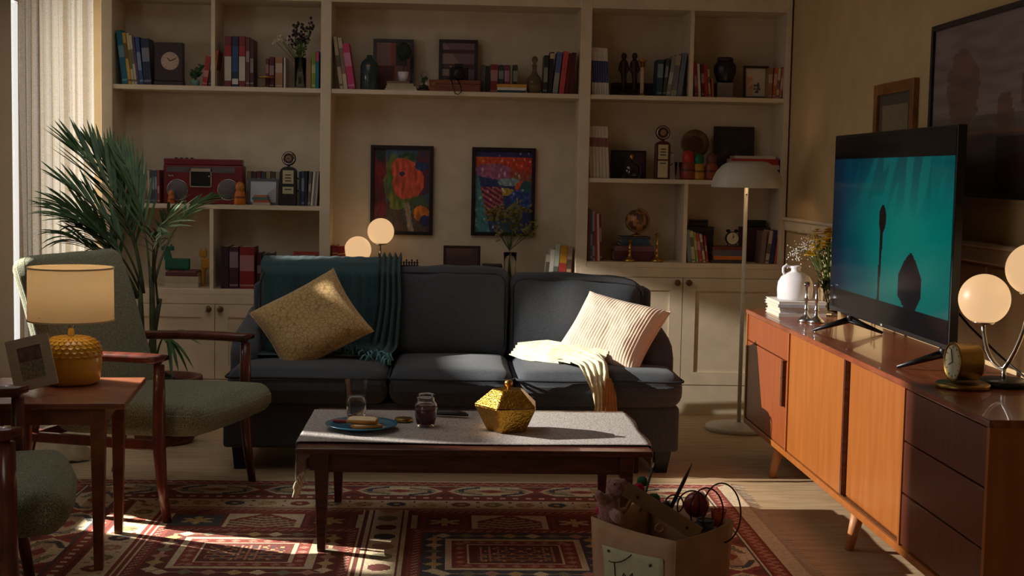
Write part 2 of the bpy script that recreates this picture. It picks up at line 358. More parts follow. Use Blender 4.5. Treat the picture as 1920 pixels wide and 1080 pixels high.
# ------------------------------------------------------------------ curtains
def curtain(name, label, pts, z0, z1, folds, amp, seed):
    P = [Vector((p[0], p[1], 0)) for p in pts]; n = len(P)-1
    def path(u):
        k = min(int(u*n), n-1); f = u*n-k; return P[k].lerp(P[k+1], f)
    L = sum((P[i+1]-P[i]).length for i in range(n))
    def fn(u, v):
        p = path(u); q = path(min(1, u+.01)); q0 = path(max(0, u-.01)); t = (q-q0).normalized(); nrm = Vector((-t.y, t.x, 0))
        sp = 1-.12*v*v
        ph = 2*PI*folds*u + 1.1*nz(u*3+seed, v*1.3) * 2
        a = amp*(.55+.45*math.sin(ph*.37+seed))*(.8+.35*(1-v))
        p = p + nrm*(a*math.sin(ph)+.35*a*math.sin(2.3*ph+seed)) + t*(.35*a*math.cos(ph))
        swing = (.10*(1-v)**1.3)*(.5-u)*1.0
        return Vector((p.x, p.y-swing*.6, z0+(z1-z0)*v))
    o = MB().grid(fn, folds*14, 30).build(name, CURT, None, True)
    s = o.modifiers.new('thick', 'SOLIDIFY'); s.thickness = .0015
    return tag(o, label, 'curtain', 'sheer curtains at the left window')
curtain('curtain', 'pale sheer curtain panel nearest the bright window gap', [(-2.318, 7.655), (-2.26, 7.76), (-2.19, 7.885)], .015, 2.60, 6, .026, 1.0)
curtain('curtain', 'tan sheer curtain panel hanging next to the bookcase', [(-2.185, 7.90), (-2.115, 7.97), (-2.03, 8.06)], .015, 2.60, 6, .032, 4.0)
rod = thing('curtain_rod', 'thin brass curtain rod above the left window', 'curtain rod', (-2.2, 7.2, 2.64))
MB().lathe([(.012, 5.3), (.012, 8.05)], (-2.36, 0, 2.64), 10, 'y').build('pole', BRASS, rod, True)
MB().ball((-2.36, 5.28, 2.64), .022).build('finial', BRASS, rod, True)
for y in (5.6, 7.95): B(-2.50, -2.355, y-.008, y+.008, 2.632, 2.648).build('bracket', BRASS, rod)

# ------------------------------------------------------------------ rug (pattern knotted in the pile)
RX0, RX1, RY0, RY1 = -1.71, 1.30, 4.0, 6.215
red, cream, navy, olive, gold, rose, maroon, tan = (146, 78, 68), (214, 192, 158), (86, 86, 88), (138, 130, 104), (198, 166, 114), (184, 134, 114), (120, 70, 62), (184, 154, 122)
def rugcol(x, y):
    dl, dr, db, df = x-RX0, RX1-x, RY1-y, y-RY0
    d = min(dl, dr, db, df); side = dl == d or dr == d; t = (y if side else x)
    if d < .012: return tan
    if not side: d += .045
    if d < .07: return (206, 188, 158)
    if d < .145:
        q = (d-.07)/.075
        if q < .14 or q > .86: return maroon
        s = abs(((t/.05) % 1)-.5)*2
        return rose if abs(q-.5-.22*(s-.5)*2) < .13 else red
    if d < .155: return cream
    if d < .335:
        q = (d-.155)/.18; s = (t/.40) % 1; a = abs(s-.5)*2; b = abs(q-.5)*2
        hexa = a*.9+b*.35 < .86
        if b > .93: return navy
        if not hexa: return red if (a*.9+b*.35 < 1.02) else maroon
        if a*.9+b*.35 > .78: return cream
        if a*1.2+b < .34: return red
        p_ = a
        if abs(b-(1.02-.95*p_)) < .15 and .22 < p_ < .86 and (s > .5) == (q > .5): return navy
        if abs(b-(.80-.8*p_)) < .16 and .2 < p_ < .8 and (s > .5) != (q > .5): return olive
        if .60 < p_ < .70 and b < .5: return navy
        return tan if b < .3 else cream
    if d < .415:
        q = (d-.335)/.08
        if q < .15 or q > .85: return maroon
        s = (t/.055) % 1
        return cream if (abs(q-.5) < .16 and abs(s-.5) < .2) else red
    if d < .565:
        q = (d-.415)/.15
        if q < .06 or q > .94: return red
        i = math.floor(t/.135); s = t/.135-i; rr = math.hypot((s-.5)*1.0, (q-.5)*1.15)
        if rr < .10: return gold
        if rr < .30: return (red, olive, rose, navy, gold)[i % 5] if abs(math.sin(4*math.atan2(q-.5, s-.5))) > .2 else maroon
        if abs(s) < .07 and abs(abs(q-.5)-.26) < .07: return red
        return cream
    if d < .60: return red if abs(d-.583) < .007 else cream
    # field of nested panels between cream uprights
    PW, PH = .98, .95
    u = x-(RX0+.60); v = (RY1-.62)-y
    i = math.floor(u/PW); s = u-i*PW; j = math.floor(v/PH); r = v-j*PH
    if s > PW-.20:
        q = (s-(PW-.20))/.20
        if abs(q-.06) < .045 or abs(q-.94) < .045 or abs(q-.2) < .02 or abs(q-.8) < .02: return maroon
        ii = math.floor(v/.14); sv = v/.14-ii; rr = math.hypot((q-.5)*1.4, sv-.5)
        if rr < .3: return (olive, maroon, navy, rose)[ii % 4]
        return cream
    W = PW-.20
    if r < .24:                                    # row of small squares and gabled houses
        q = s/W; k = math.floor(q*3); a = q*3-k; b = r/.24
        if b < .05 or b > .93: return red
        if k % 2 == 0:
            if a < .08 or a > .92: return cream
            e = max(abs(a-.5), abs(b-.5))
            if e > .36: return maroon
            if e > .30: return (navy if (i+k) % 4 == 0 else red)
            return gold if abs(math.sin(3*math.atan2(b-.5, a-.5)))*.2 > math.hypot(a-.5, b-.5)-.06 else (navy if (i+k) % 4 == 0 else maroon)
        if b < .45*abs(a-.5)*2: return cream
        if b < .45*abs(a-.5)*2+.12: return red
        return maroon if (math.sin(b*40+abs(a-.5)*16) > .35) else tan
    e = min(s, W-s, r-.24, PH-.02-r); par = (i+j) % 2
    if e < .012: return red
    if e < .035: return rose if (int((s+r)/.018) % 2) else maroon
    if e < .045: return red
    if e < .135:
        q = (e-.045)/.09; tt = (r if min(s, W-s) == e else s)
        a = (tt/.085) % 1; dm = abs(a-.5)*2+abs(q-.5)*2
        base = navy if par else maroon
        if dm < .75: return (gold, cream, olive, rose)[int(tt/.085) % 4]
        if abs(q-.5) < .08: return tan
        return base
    if e < .160: return cream
    if e < .215:
        tt = (r if min(s, W-s) == e else s); q = (e-.16)/.055; a = (tt/.06) % 1
        return rose if abs(a-.5)*2+abs(q-.5)*2 < .7 else red
    if e < .225: return cream
    if e < .25: return maroon
    a = math.sin(s*95)*math.sin(r*95)
    return gold if a > .72 else (navy if a < -.6 else (rose if abs(a) < .12 else maroon))
mb = MB(); mb.c = []
nxr, nyr = 376, 260
mb.grid(lambda a, b: (RX0+(RX1-RX0)*a, RY0+(RY1-RY0)*b, .010), nxr, nyr)
for j in range(nyr):
    for i in range(nxr):
        x = RX0+(RX1-RX0)*(i+.5)/nxr; yv = RY0+(RY1-RY0)*(j+.5)/nyr
        c = rugcol(x, yv); g = 1+.10*nz(x*1.7, yv*1.7)+.14*(random.random()-.5); mb.c.append(tuple(min(255, k*g) for k in c))
rug = thing('rug', 'large red and cream patterned oriental rug under the coffee table', 'rug', ((RX0+RX1)/2, 5.1, 0))
mb.build('pile', vmat('rug_wool', .95, spec=.1, bump=.25), rug)
B(RX0, RX1, RY0, RY1, .001, .0095).build('backing', cm((150, 120, 90), .95), rug)
fr = MB(); WOOL = cm((214, 200, 176), .95)
for side in (RX0, RX1):
    for k in range(150):
        yy = RY0+.01+(RY1-RY0-.02)*k/149; s = -1 if side == RX0 else 1; l = .035+.02*random.random(); dy = (random.random()-.5)*.02
        fr.add([(side, yy-.003, .006), (side, yy+.003, .006), (side+s*l, yy+dy+.003, .002), (side+s*l, yy+dy-.003, .002), (side, yy, .010), (side+s*l, yy+dy, .004)], [(0, 1, 4), (0, 3, 2, 1), (0, 4, 5, 3), (1, 2, 5, 4), (2, 3, 5)])
f_ = fr.build('fringe', WOOL, rug); f_['kind'] = 'stuff'

# ------------------------------------------------------------------ sofa
sofa = thing('sofa', 'charcoal fabric three-seat sofa in front of the bookcase', 'sofa', (.03, 6.86, 0))
B(-1.035, 1.095, 6.43, 7.34, .11, .325).build('base', SOFA, sofa, bevel=.015)
B(-1.00, 1.055, 7.16, 7.36, .30, .825).build('back_frame', SOFA, sofa, bevel=.03, seg=4)
for xa, xb in ((-1.035, -.905), (.945, 1.095)):
    MB().prism([(6.62, .30), (7.30, .30), (7.30, .70), (7.1, .665), (6.80, .63), (6.68, .60), (6.62, .54)], 'x', xa, xb).build('arm', SOFA, sofa, bevel=.035, seg=4, smooth=True)
def piping(loop, parent, r=.0055):
    MB().tube(loop+[loop[0], loop[1]], r, 6).build('piping', SOFAP, parent, True)
def rr_loop(x0, x1, y0, y1, z, k=.04, wob=0):
    pts = []
    for cx_, cy_, a0 in ((x1-k, y1-k, 0), (x0+k, y1-k, 90), (x0+k, y0+k, 180), (x1-k, y0+k, 270)):
        for s in range(4):
            a = math.radians(a0+s*30); pts.append(Vector((cx_+k*math.cos(a), cy_+k*math.sin(a), z)))
    out = []
    for i, p in enumerate(pts):
        q = pts[(i+1) % len(pts)]; n = 8 if (q-p).length > .1 else 1
        for s in range(n):
            v = p.lerp(q, s/n); v.z += wob*nz(v.x*3, v.y*3); out.append(v)
    return out
for i, (xa, xb) in enumerate(((-1.015, -.275), (-.268, .312), (.320, 1.102))):
    c = MB().soft(xa, xb, 6.372, 7.06, .325, .490, .062, (0, .026, .018), 12, .007, i*3).build('seat_cushion', SOFA, sofa, True)
    piping(rr_loop(xa-.002, xb+.002, 6.350, 7.06, .452, .05, .008), c)
for i, (xa, xb, zt) in enumerate(((-.955, -.302, .915), (-.297, .306, .918), (.312, 1.0, .893))):
    m_ = MB().soft(xa, xb, 6.985, 7.19, .47, zt, .06, (0, .035, .012), 12, .012, 20+i*5)
    m_.v = [(x, yy+.13*max(0, z-.5)-.02+ (0 if z < .8 else .0), z-(.035*max(0, (x-.62)/.38)**2*max(0, (z-.6)/.3) if i == 2 else 0)) for x, yy, z in m_.v]
    c = m_.build('back_cushion', SOFA, sofa, True)
    lp = []
    for p in rr_loop(xa+.012, xb-.012, .50, zt-.022, 0, .06): lp.append(Vector((p.x, 6.990+.13*(p.y-.5)-.012, p.y-(.035*max(0, (p.x-.62)/.38)**2*max(0, (p.y-.6)/.3) if i == 2 else 0))))
    piping(lp, c, .005)
for x in (-1.0, .985):
    for yv in (6.47, 7.24): MB().hexa([(x+.01, yv+.01), (x+.065, yv+.01), (x+.065, yv+.065), (x+.01, yv+.065)], 0, [(x, yv), (x+.085, yv), (x+.085, yv+.08), (x, yv+.08)], .112).build('foot', BLACKM, sofa, bevel=.003)

# ------------------------------------------------------------------ throw over the left back cushion
THROW = mat('teal_gauze', (58, 88, 92), .95, c2=(42, 68, 72), scale=60, stretch=(6, 6, 1), bump=.4, bscale=220, sheen=.2, spec=.15)
prof = [(7.40, .50), (7.395, .70), (7.375, .84), (7.30, .935), (7.18, .955), (7.06, .935), (7.005, .89), (6.995, .80), (6.975, .70), (6.955, .60), (6.935, .535), (6.88, .515), (6.78, .516), (6.66, .517)]
def prof_at(v):
    k = v*(len(prof)-1); i = min(int(k), len(prof)-2); f = k-i
    return prof[i][0]*(1-f)+prof[i+1][0]*f, prof[i][1]*(1-f)+prof[i+1][1]*f
th = thing('throw_blanket', 'teal gauze throw draped over the left sofa cushion', 'throw', (-.58, 7.1, .5))
def thf(u, v):
    yv, z = prof_at(v); x = -.945+.60*u
    g = .0035*math.sin(u*46+1.5*math.sin(v*5))+.010*nz(u*6, v*4)
    if z < .9 and yv < 7.1: return Vector((x+.03*math.sin(v*4), yv-.014-abs(g)*1.2, z+.002))
    return Vector((x, yv+(.010+abs(g) if yv > 7.3 else 0), z+.006+abs(g)*.7))
MB().grid(thf, 70, 52).build('cloth', THROW, th, True)
def scf(u, v):                                     # gathered end hanging beside it
    yv, z = prof_at(.12+v*.86); wv = .055+.03*abs(v-.35)+.05*max(0, v-.6)
    x = -.315+.02*math.sin(v*3)-.10*max(0, v-.55)+(u-.5)*2*wv
    g = .018*math.sin(u*26+2*math.sin(v*3))
    if z < .9 and yv < 7.1: return Vector((x, yv-.036-g, z+.010+.01*math.sin(u*20)))
    return Vector((x, yv+(.03 if yv > 7.3 else 0), z+.022+g*.7))
MB().grid(scf, 40, 50).build('gathered_end', THROW, th, True)
TEALT = mat('teal_tassels', (104, 160, 166), .95, c2=(76, 126, 134), scale=80)
for k in range(34):
    px_ = 640+95*k/33+random.uniform(-4, 4); py_ = 662+18*(k/33)+random.uniform(-5, 7)
    p = atz(px_, py_, .512); L_ = .05; a = random.uniform(-2.6, -.4); pts = []
    for s in range(5): pts.append((p.x+L_*s/4*math.cos(a)+random.uniform(-.005, .005), p.y+.35*L_*s/4*math.sin(a), .515+.028*math.sin(s/4*PI)+random.uniform(0, .006)))
    MB().tube(pts, [.004, .005, .005, .004, .006], 5).build('tassel', TEALT, th, True)

# ------------------------------------------------------------------ pillows
def pillow_mesh(c, r, u, hw, hh, T, ribs=0, N=40, seed=0, dent=0):
    c = Vector(c); r = Vector(r).normalized(); u = (Vector(u)-r*Vector(u).dot(r)).normalized(); n = u.cross(r).normalized()
    if n.y > 0: n = -n
    mb = MB()
    for sgn in (1, -1):
        def fn(a, b):
            x, y = a*2-1, b*2-1
            ex = x*hw*(1-.085*(1-y*y)*abs(x)); ey = y*hh*(1-.085*(1-x*x)*abs(y))
            t = T*(max(0, 1-x**4)*max(0, 1-y**4))**.55
            t *= 1+.16*nz(x*1.6+seed, y*1.6)-(dent*math.exp(-((x-.05)**2*6+(y+.1)**2*3)) if sgn > 0 else 0)
            t += .006*nz(x*4+seed, y*4)*(1-x*x)*(1-y*y)
            if ribs: t += .0030*abs(math.sin(ribs*PI*a))*(1 if t > .004 else 0)
            return c+r*ex+u*ey+n*(sgn*t)
        mb.grid(fn, N if not ribs else ribs*6, N)
    return mb
GOLDP = mat('mustard_patterned_cloth', (186, 150, 92), .7, c2=(138, 104, 58), scale=46, stretch=(1, 1, 1), tex='cells', bump=.3, bscale=300, ramp=(.01, .09), sheen=.3)
PINKP = mat('peach_corduroy', (236, 208, 184), .9, c2=(224, 192, 166), scale=160, bump=.15, sheen=.25, spec=.15)
lf, tp, rt, bt = aty(462, 598, 6.86), aty(588, 524, 6.90), aty(700, 626, 6.74), aty(600, 674, 6.63)
cc = (lf+tp+rt+bt)/4+Vector((-.005, -.05, .008))
pl = thing('throw_pillow', 'mustard patterned square pillow standing on its corner on the sofa', 'pillow', (cc.x, cc.y, .5))
pm = pillow_mesh(cc, (tp-lf)+(rt-bt), (lf-bt)+(tp-rt), .232, .212, .080, 0, 44, 3, .12); pm.build('cover', GOLDP, pl, True)
def piped(c, r, u, hw, hh, parent, m, rad=.004):
    c = Vector(c); r = Vector(r).normalized(); u = (Vector(u)-r*Vector(u).dot(r)).normalized(); pts = []
    for (xa, ya, xb, yb) in ((-1, -1, 1, -1), (1, -1, 1, 1), (1, 1, -1, 1), (-1, 1, -1, -1)):
        for s in range(12):
            x = xa+(xb-xa)*s/12; y = ya+(yb-ya)*s/12
            pts.append(c+r*(x*hw*(1-.085*(1-y*y)*abs(x)))+u*(y*hh*(1-.085*(1-x*x)*abs(y))))
    MB().tube(pts+[pts[0]], rad, 6).build('seam', m, parent, True)
piped(cc, (tp-lf)+(rt-bt), (lf-bt)+(tp-rt), .232, .212, pl, GOLDP)
a_, b_, c_, d_ = aty(1103, 553, 7.00), aty(1247, 590, 6.76), aty(1196, 706, 6.56), aty(1046, 664, 6.80)
cc = (a_+b_+c_+d_)/4+Vector((-.006, -.05, .010))
pr = thing('throw_pillow', 'peach corduroy pillow leaning in the sunny right corner of the sofa', 'pillow', (cc.x, cc.y, .5))
pillow_mesh(cc, (b_-a_)+(c_-d_), (a_-d_)+(b_-c_), .226, .204, .082, 30, 44, 9, .06).build('cover', PINKP, pr, True)
piped(cc, (b_-a_)+(c_-d_), (a_-d_)+(b_-c_), .226, .204, pr, PINKP)

# ------------------------------------------------------------------ cream cloth spilling over the seat
CLOTH = mat('cream_cotton', (232, 222, 186), .9, c2=(218, 206, 166), scale=30, bump=.15, bscale=160, sheen=.2)
MUST = mat('mustard_lining', (186, 128, 62), .9, c2=(160, 106, 50), scale=30)
sh = thing('folded_cloth', 'cream cloth with mustard lining hanging over the seat edge', 'cloth', (.75, 6.5, .5))
V_ = Vector
S_ = [(V_((.335, 6.86, .528)), .05), (V_((.46, 6.76, .530)), .085), (V_((.60, 6.62, .530)), .09), (V_((.655, 6.50, .528)), .08), (V_((.675, 6.40, .520)), .07), (V_((.685, 6.335, .492)), .06), (V_((.695, 6.318, .45)), .050), (V_((.710, 6.316, .40)), .043), (V_((.720, 6.316, .34)), .045), (V_((.724, 6.316, .295)), .050)]
def ribbon(S, fold, zmin, off=0.0, wmul=1, seed=0):
    n = len(S)-1
    def fn(u, v):
        k = min(int(v*n), n-1); f = v*n-k; p = S[k][0].lerp(S[k+1][0], f); wd = (S[k][1]*(1-f)+S[k+1][1]*f)*wmul
        t = (S[k+1][0]-S[k][0]).normalized(); sd = t.cross(Vector((0, -.6, .8))).normalized()
        nr_ = sd.cross(t).normalized()
        if nr_.z-nr_.y < 0: nr_ = -nr_
        q = p+sd*((u-.5)*2*wd); g = fold*math.sin(u*15+3*math.sin(v*4+seed))+fold*.8*nz(u*5+seed, v*6)
        return q+nr_*(abs(g)+.003+off)
    return MB().grid(fn, 34, 46)
ribbon(S_, .014, .512).build('cloth', CLOTH, sh, True)
ribbon([(V_((.735, 6.330, .470)), .018), (V_((.745, 6.314, .40)), .032), (V_((.752, 6.312, .295)), .036)], .004, .3, .006, 1, 2).build('lining', MUST, sh, True)
ribbon([(V_((.50, 6.70, .534)), .05), (V_((.64, 6.62, .538)), .06), (V_((.76, 6.56, .534)), .055)], .010, .515, .006, 1, 5).build('folded_sleeve', CLOTH, sh, True)

# ------------------------------------------------------------------ coffee table
TX0, TX1, TY0, TY1, TZ = -.543, .757, 4.985, 5.858, .400
ct = thing('coffee_table', 'dark wood coffee table with a woven runner on it', 'table', (.107, 5.42, .010))
B(TX0, TX1, TY0, TY1, TZ-.022, TZ).build('tabletop', DARKW, ct, bevel=.004)
for a in ((TX0+.07, TX1-.07, TY0+.045, TY0+.065), (TX0+.07, TX1-.07, TY1-.065, TY1-.045)): B(*a, TZ-.095, TZ-.022).build('apron_rail', DARKW, ct)
for a in ((TX0+.045, TX0+.065, TY0+.07, TY1-.07), (TX1-.065, TX1-.045, TY0+.07, TY1-.07)): B(*a, TZ-.095, TZ-.022).build('apron_rail', DARKW, ct)
for x, y in ((TX0+.07, TY0+.03), (TX1-.115, TY0+.03), (TX0+.07, TY1-.075), (TX1-.115, TY1-.075)):
    i = .008; MB().hexa([(x+i, y+i), (x+.045-i, y+i), (x+.045-i, y+.045-i), (x+i, y+.045-i)], .010, [(x-.005, y-.005), (x+.05, y-.005), (x+.05, y+.05), (x-.005, y+.05)], TZ-.022).build('leg', DARKW, ct, bevel=.002)
RUN = mat('woven_runner', (184, 175, 170), .95, c2=(108, 95, 88), scale=95, stretch=(1, 1.6, 1), tex='voronoi', ramp=(.12, .5), bump=.4, bscale=240, spec=.1)
rn = thing('table_runner', 'speckled grey woven runner lying along the coffee table', 'runner', (.1, 5.43, TZ))
def runf(u, v):
    L = TX1-TX0; s = -.165+u*(L+.165+.10); yv = 5.075+.715*v+.008*math.sin(u*9)*(1-v)
    if s < 0:
        a = -s; x = TX0-.006-.010*math.sin(v*14)*min(1, a*8); z = TZ+.004-max(0, a-.012); return Vector((x, yv+(.10*(.42-v))*a*3, z if a > .012 else TZ+.004))
    if s > L:
        a = s-L; return Vector((TX1+.006+.006*math.sin(v*11), yv, TZ+.004-max(0, a-.012)))
    return Vector((TX0+s, yv, TZ+.0035+.0015*(1+math.sin(v*3+u*7))*(v < .06)))
o = MB().grid(runf, 110, 30).build('cloth', RUN, rn, True); sd = o.modifiers.new('t', 'SOLIDIFY'); sd.thickness = .002; sd.offset = 1
for k in range(5):
    yy = 5.085+.06*k; p = Vector((TX0-.010, yy+.012, TZ-.150)); MB().tube([p, p+Vector((0, 0, -.018)), p+Vector((0, 0, -.030)), p+Vector((0, 0, -.055))], [.004, .010, .006, .013], 8).build('tassel', cm((206, 190, 160), .95), rn, True)

# ------------------------------------------------------------------ things on the coffee table
TT = TZ+.0075
p = atz(678, 804, TT)
pt = thing('dinner_plate', 'blue dinner plate with bread on the coffee table', 'plate', (p.x, p.y, TT))
PLB = mat('blue_glaze', (52, 122, 150), .25, c2=(40, 104, 132), scale=10, coat=.3)
MB().lathe([(.001, 0), (.075, 0), (.080, .003), (.125, .016), (.140, .021), (.139, .024), (.122, .019), (.078, .008), (.001, .007)], (0, 0, 0), 48, cap=False).build('dish', PLB, pt, True, world=False)
CRUST = cm((196, 132, 62), .8); CRUMB = mat('bread_crumb', (240, 222, 186), .9, c2=(226, 202, 160), scale=120, bump=.3)
def slice_(nm, label, x, y, z, rz, tilt, w_, d_):
    t = thing(nm, label, 'bread', (x, y, z), (tilt, 0, rz))
    poly = [(-w_, -d_), (w_, -d_), (w_*1.02, d_*.3), (w_*.8, d_*.85), (0, d_), (-w_*.8, d_*.85), (-w_*1.02, d_*.3)]
    MB().prism(poly, 'z', 0, .013).build('crumb', CRUMB, t, world=False, bevel=.003)
    ring = [Vector((q[0], q[1], .0065)) for q in poly]; MB().tube(ring+[ring[0], ring[1]], .0072, 6).build('crust', CRUST, t, True, world=False)
slice_('bread_slice', 'lower slice of bread lying flat on the blue plate', p.x+.018, p.y-.035, TT+.012, .35, 0, .052, .034)
slice_('bread_slice', 'upper slice of bread resting tilted on the other slice', p.x+.005, p.y-.018, TT+.032, -.15, .12, .055, .030)
kn = thing('table_knife', 'table knife with red handle lying across the blue plate', 'knife', (p.x-.01, p.y+.03, TT+.014), (0, .03, -.10))
MB().tube([(-.105, 0, .006), (-.09, 0, .006), (-.03, 0, .006), (-.02, 0, .006)], [.005, .008, .007, .005], 8).build('handle', cm((150, 50, 44), .4), kn, True, world=False)
MB().prism([(-.02, -.006), (.085, -.008), (.10, 0), (.09, .006), (-.02, .005)], 'z', .005, .0065).build('blade', SILVER, kn, world=False)
cr = MB()
for k in range(26):
    a = random.uniform(0, 6.28); q = random.uniform(0, .03); cr.ball((p.x+.075+q*math.cos(a), p.y-.025+q*math.sin(a), TT+.0125), random.uniform(.0015, .004), 6, 4)
tag(cr.build('bread_crumbs', CRUMB), 'scatter of bread crumbs on the blue plate', 'crumbs')['kind'] = 'stuff'
p = atz(668, 780, TT)
gl = thing('water_glass', 'tall faceted glass half full of water on the coffee table', 'glass', (p.x, p.y, TT))
MB().lathe([(.001, 0), (.036, 0), (.0375, .002), (.049, .148), (.0475, .148), (.0345, .010), (.001, .009)], (0, 0, 0), 14, cap=False).build('tumbler', GLASS, gl, False, world=False)
WATER = mat('water', (235, 240, 240), .0, tr=1, ior=1.2, c2=(235, 240, 240))
MB().lathe([(.001, .0105), (.0342, .0105), (.0402, .082), (.001, .082)], (0, 0, 0), 24, cap=False).build('water', WATER, gl, True, world=False)
p = atz(798, 799, TT)
jr = thing('jam_jar', 'open glass jar of dark purple jam on the coffee table', 'jar', (p.x, p.y, TT))
MB().lathe([(.001, 0), (.031, 0), (.035, .006), (.045, .055), (.046, .075), (.042, .090), (.034, .100), (.033, .108), (.037, .112), (.033, .118), (.036, .124), (.033, .130), (.031, .130), (.031, .102), (.043, .075), (.042, .055), (.032, .008), (.001, .006)], (0, 0, 0), 28, cap=False).build('glass_jar', GLASS, jr, True, world=False)
MB().lathe([(.001, .0085), (.030, .0085), (.033, .012), (.0415, .055), (.0418, .070), (.030, .073), (.001, .071)], (0, 0, 0), 24, cap=False).build('jam', mat('purple_jam', (92, 34, 48), .3, c2=(62, 18, 34), scale=60), jr, True, world=False)
p = atz(757, 790, TT)
ld = thing('jar_lid', 'tarnished metal jar lid lying by the jam jar', 'lid', (p.x, p.y, TT))
MB().lathe([(.001, 0), (.033, 0), (.036, .003), (.036, .012), (.034, .014), (.001, .0135)], (0, 0, 0), 28, cap=False).build('cap', mat('lid_metal', (150, 120, 66), .35, .9), ld, True, world=False)
MB().lathe([(.0365, .002), (.0375, .004), (.0375, .006), (.0365, .008)], (0, 0, 0), 28, cap=False).build('rim_bead', mat('lid_metal', (150, 120, 66), .35, .9), ld, True, world=False)
p = atz(846, 781, TT)
cs = thing('slim_case', 'slim black case lying behind the jam jar', 'case', (p.x, p.y, TT), (0, 0, -.22))
MB().tube([(-.075, 0, .012), (-.065, 0, .013), (-.02, 0, .016), (.03, 0, .015), (.06, 0, .012), (.072, 0, .009)], [.010, .016, .020, .018, .013, .006], 12, .62).build('shell', mat('black_leather', (30, 28, 32), .45, bump=.1, bscale=200), cs, True, world=False)
MB().tube([(-.07, -.0155, .013), (-.02, -.0205, .0155), (.03, -.0185, .0145), (.065, -.012, .011)], .0018, 5).build('seam', cm((58, 54, 56), .5), cs, True, world=False)
HAM = mat('hammered_brass', (206, 158, 66), .26, 1, c2=(176, 128, 46), scale=90, bump=.5, bscale=140)
p = atz(952, 806, TT)
gb = thing('brass_box', 'faceted hammered brass box with a lid on the table runner', 'box', (p.x, p.y, TT), (0, 0, .12))
def hexr(r, n=5, ph=-.47): return [(r*math.cos(ph+2*PI*k/n), r*math.sin(ph+2*PI*k/n)) for k in range(n)]
PHB = math.radians(-118)
MB().hexa(hexr(.083, 5, PHB), 0, hexr(.134, 5, PHB), .098).build('bowl', HAM, gb, world=False, bevel=.004)
lidb = MB().hexa(hexr(.134, 5, PHB), .1005, hexr(.062, 5, PHB), .162).build('lid', HAM, gb, world=False, bevel=.004)
MB().lathe([(.006, .160), (.006, .168), (.014, .174), (.017, .184), (.013, .194), (.001, .198)], (0, 0, 0), 18).build('knob', BRASS, lidb, True, world=False)

# ------------------------------------------------------------------ armchairs (front = +x locally)
def armchair(label):
    t = thing('armchair', label, 'armchair', (0, 0, 0), group='pair of green armchairs')
    for s in (-1, 1):
        y = .39*s
        MB().tube([(.035, y, 0), (.012, y, .15), (0, y, .30), (0, y, .48), (.0, y, .625)], [.017, .021, .026, .025, .021], 10).build('front_leg', MAHOG, t, True, world=False)
        MB().tube([(-.645, y*.97, 0), (-.60, y*.97, .18), (-.56, y*.97, .36), (-.545, y*.97, .60)], [.015, .020, .023, .018], 10).build('rear_leg', MAHOG, t, True, world=False)
        arm = MB(); N = 14
        def af(u, v):
            x = -.60+.635*u; w_ = .030+.012*math.sin(u*PI*.8) if u < .93 else .030*(1-(u-.93)/.07*.35); a = 2*PI*v
            zc = .628+.016*u+.010*math.sin(u*3.0); ck = math.copysign(abs(math.cos(a))**.6, math.cos(a)); sk = math.copysign(abs(math.sin(a))**.6, math.sin(a))
            return Vector((x-(.03*(sk < 0) if u > .97 else 0), y+w_*ck, zc+.019*sk))
        arm.grid(af, N, 16); n0 = 0
        arm.f.append(tuple(j*(N+1)+N for j in range(16))); arm.f.append(tuple(j*(N+1) for j in range(16)))
        arm.build('armrest', MAHOG, t, True, world=False)
        MB().box(-.575, .0, y-.014, y+.014, .285, .325).build('side_rail', MAHOG, t, world=False, bevel=.006)
    B(-.03, .0, -.38, .38, .285, .325).build('front_rail', MAHOG, t, world=False, bevel=.004)
    B(-.575, -.545, -.37, .37, .285, .325).build('back_rail', MAHOG, t, world=False, bevel=.004)
    st = MB().soft(-.50, .155, -.352, .352, .325, .452, .055, (.03, .0, .028), 12, .004)
    st.v = [(x, y, z+.045*max(0, (x+.1)/.25)*(1 if z < .4 else .25)*0+ .05*(x+.2)*(.6)) for x, y, z in st.v]
    sc = st.build('seat_cushion', TWEED, t, True, world=False)
    bk = MB().soft(-.130, .0, -.362, .362, .0, .66, .055, (.022, .0, .0), 12, .004)
    def lean(x, y, z): a = .30; return (-.385+x*math.cos(a)-z*math.sin(a)*.98-.03*max(0, z-.5)*2, y*(1-.06*max(0, z-.35)), .41+z*math.cos(a)+x*math.sin(a)*.9)
    bk.v = [lean(*v) for v in bk.v]
    bk.build('backrest', TWEED, t, True, world=False)
    lp = [Vector(lean(-.004, yy, zz)) for yy, zz in ((-.36, .03), (-.362, .3), (-.358, .58), (-.32, .645), (0, .655), (.32, .645), (.358, .58), (.362, .3), (.36, .03))]
    return t
c1 = armchair('green tweed armchair with wooden arms standing in front of the palm')
c1.location = (-1.01, 5.818, .008); c1.rotation_euler = (0, 0, math.atan2(-.291, .957))
c2 = copy_tree(c1); c2['label'] = 'green tweed armchair cut off by the lower left picture edge'
c2.location = (-1.318, 4.255, .008); c2.rotation_euler = (0, 0, math.atan2(.259, .966))

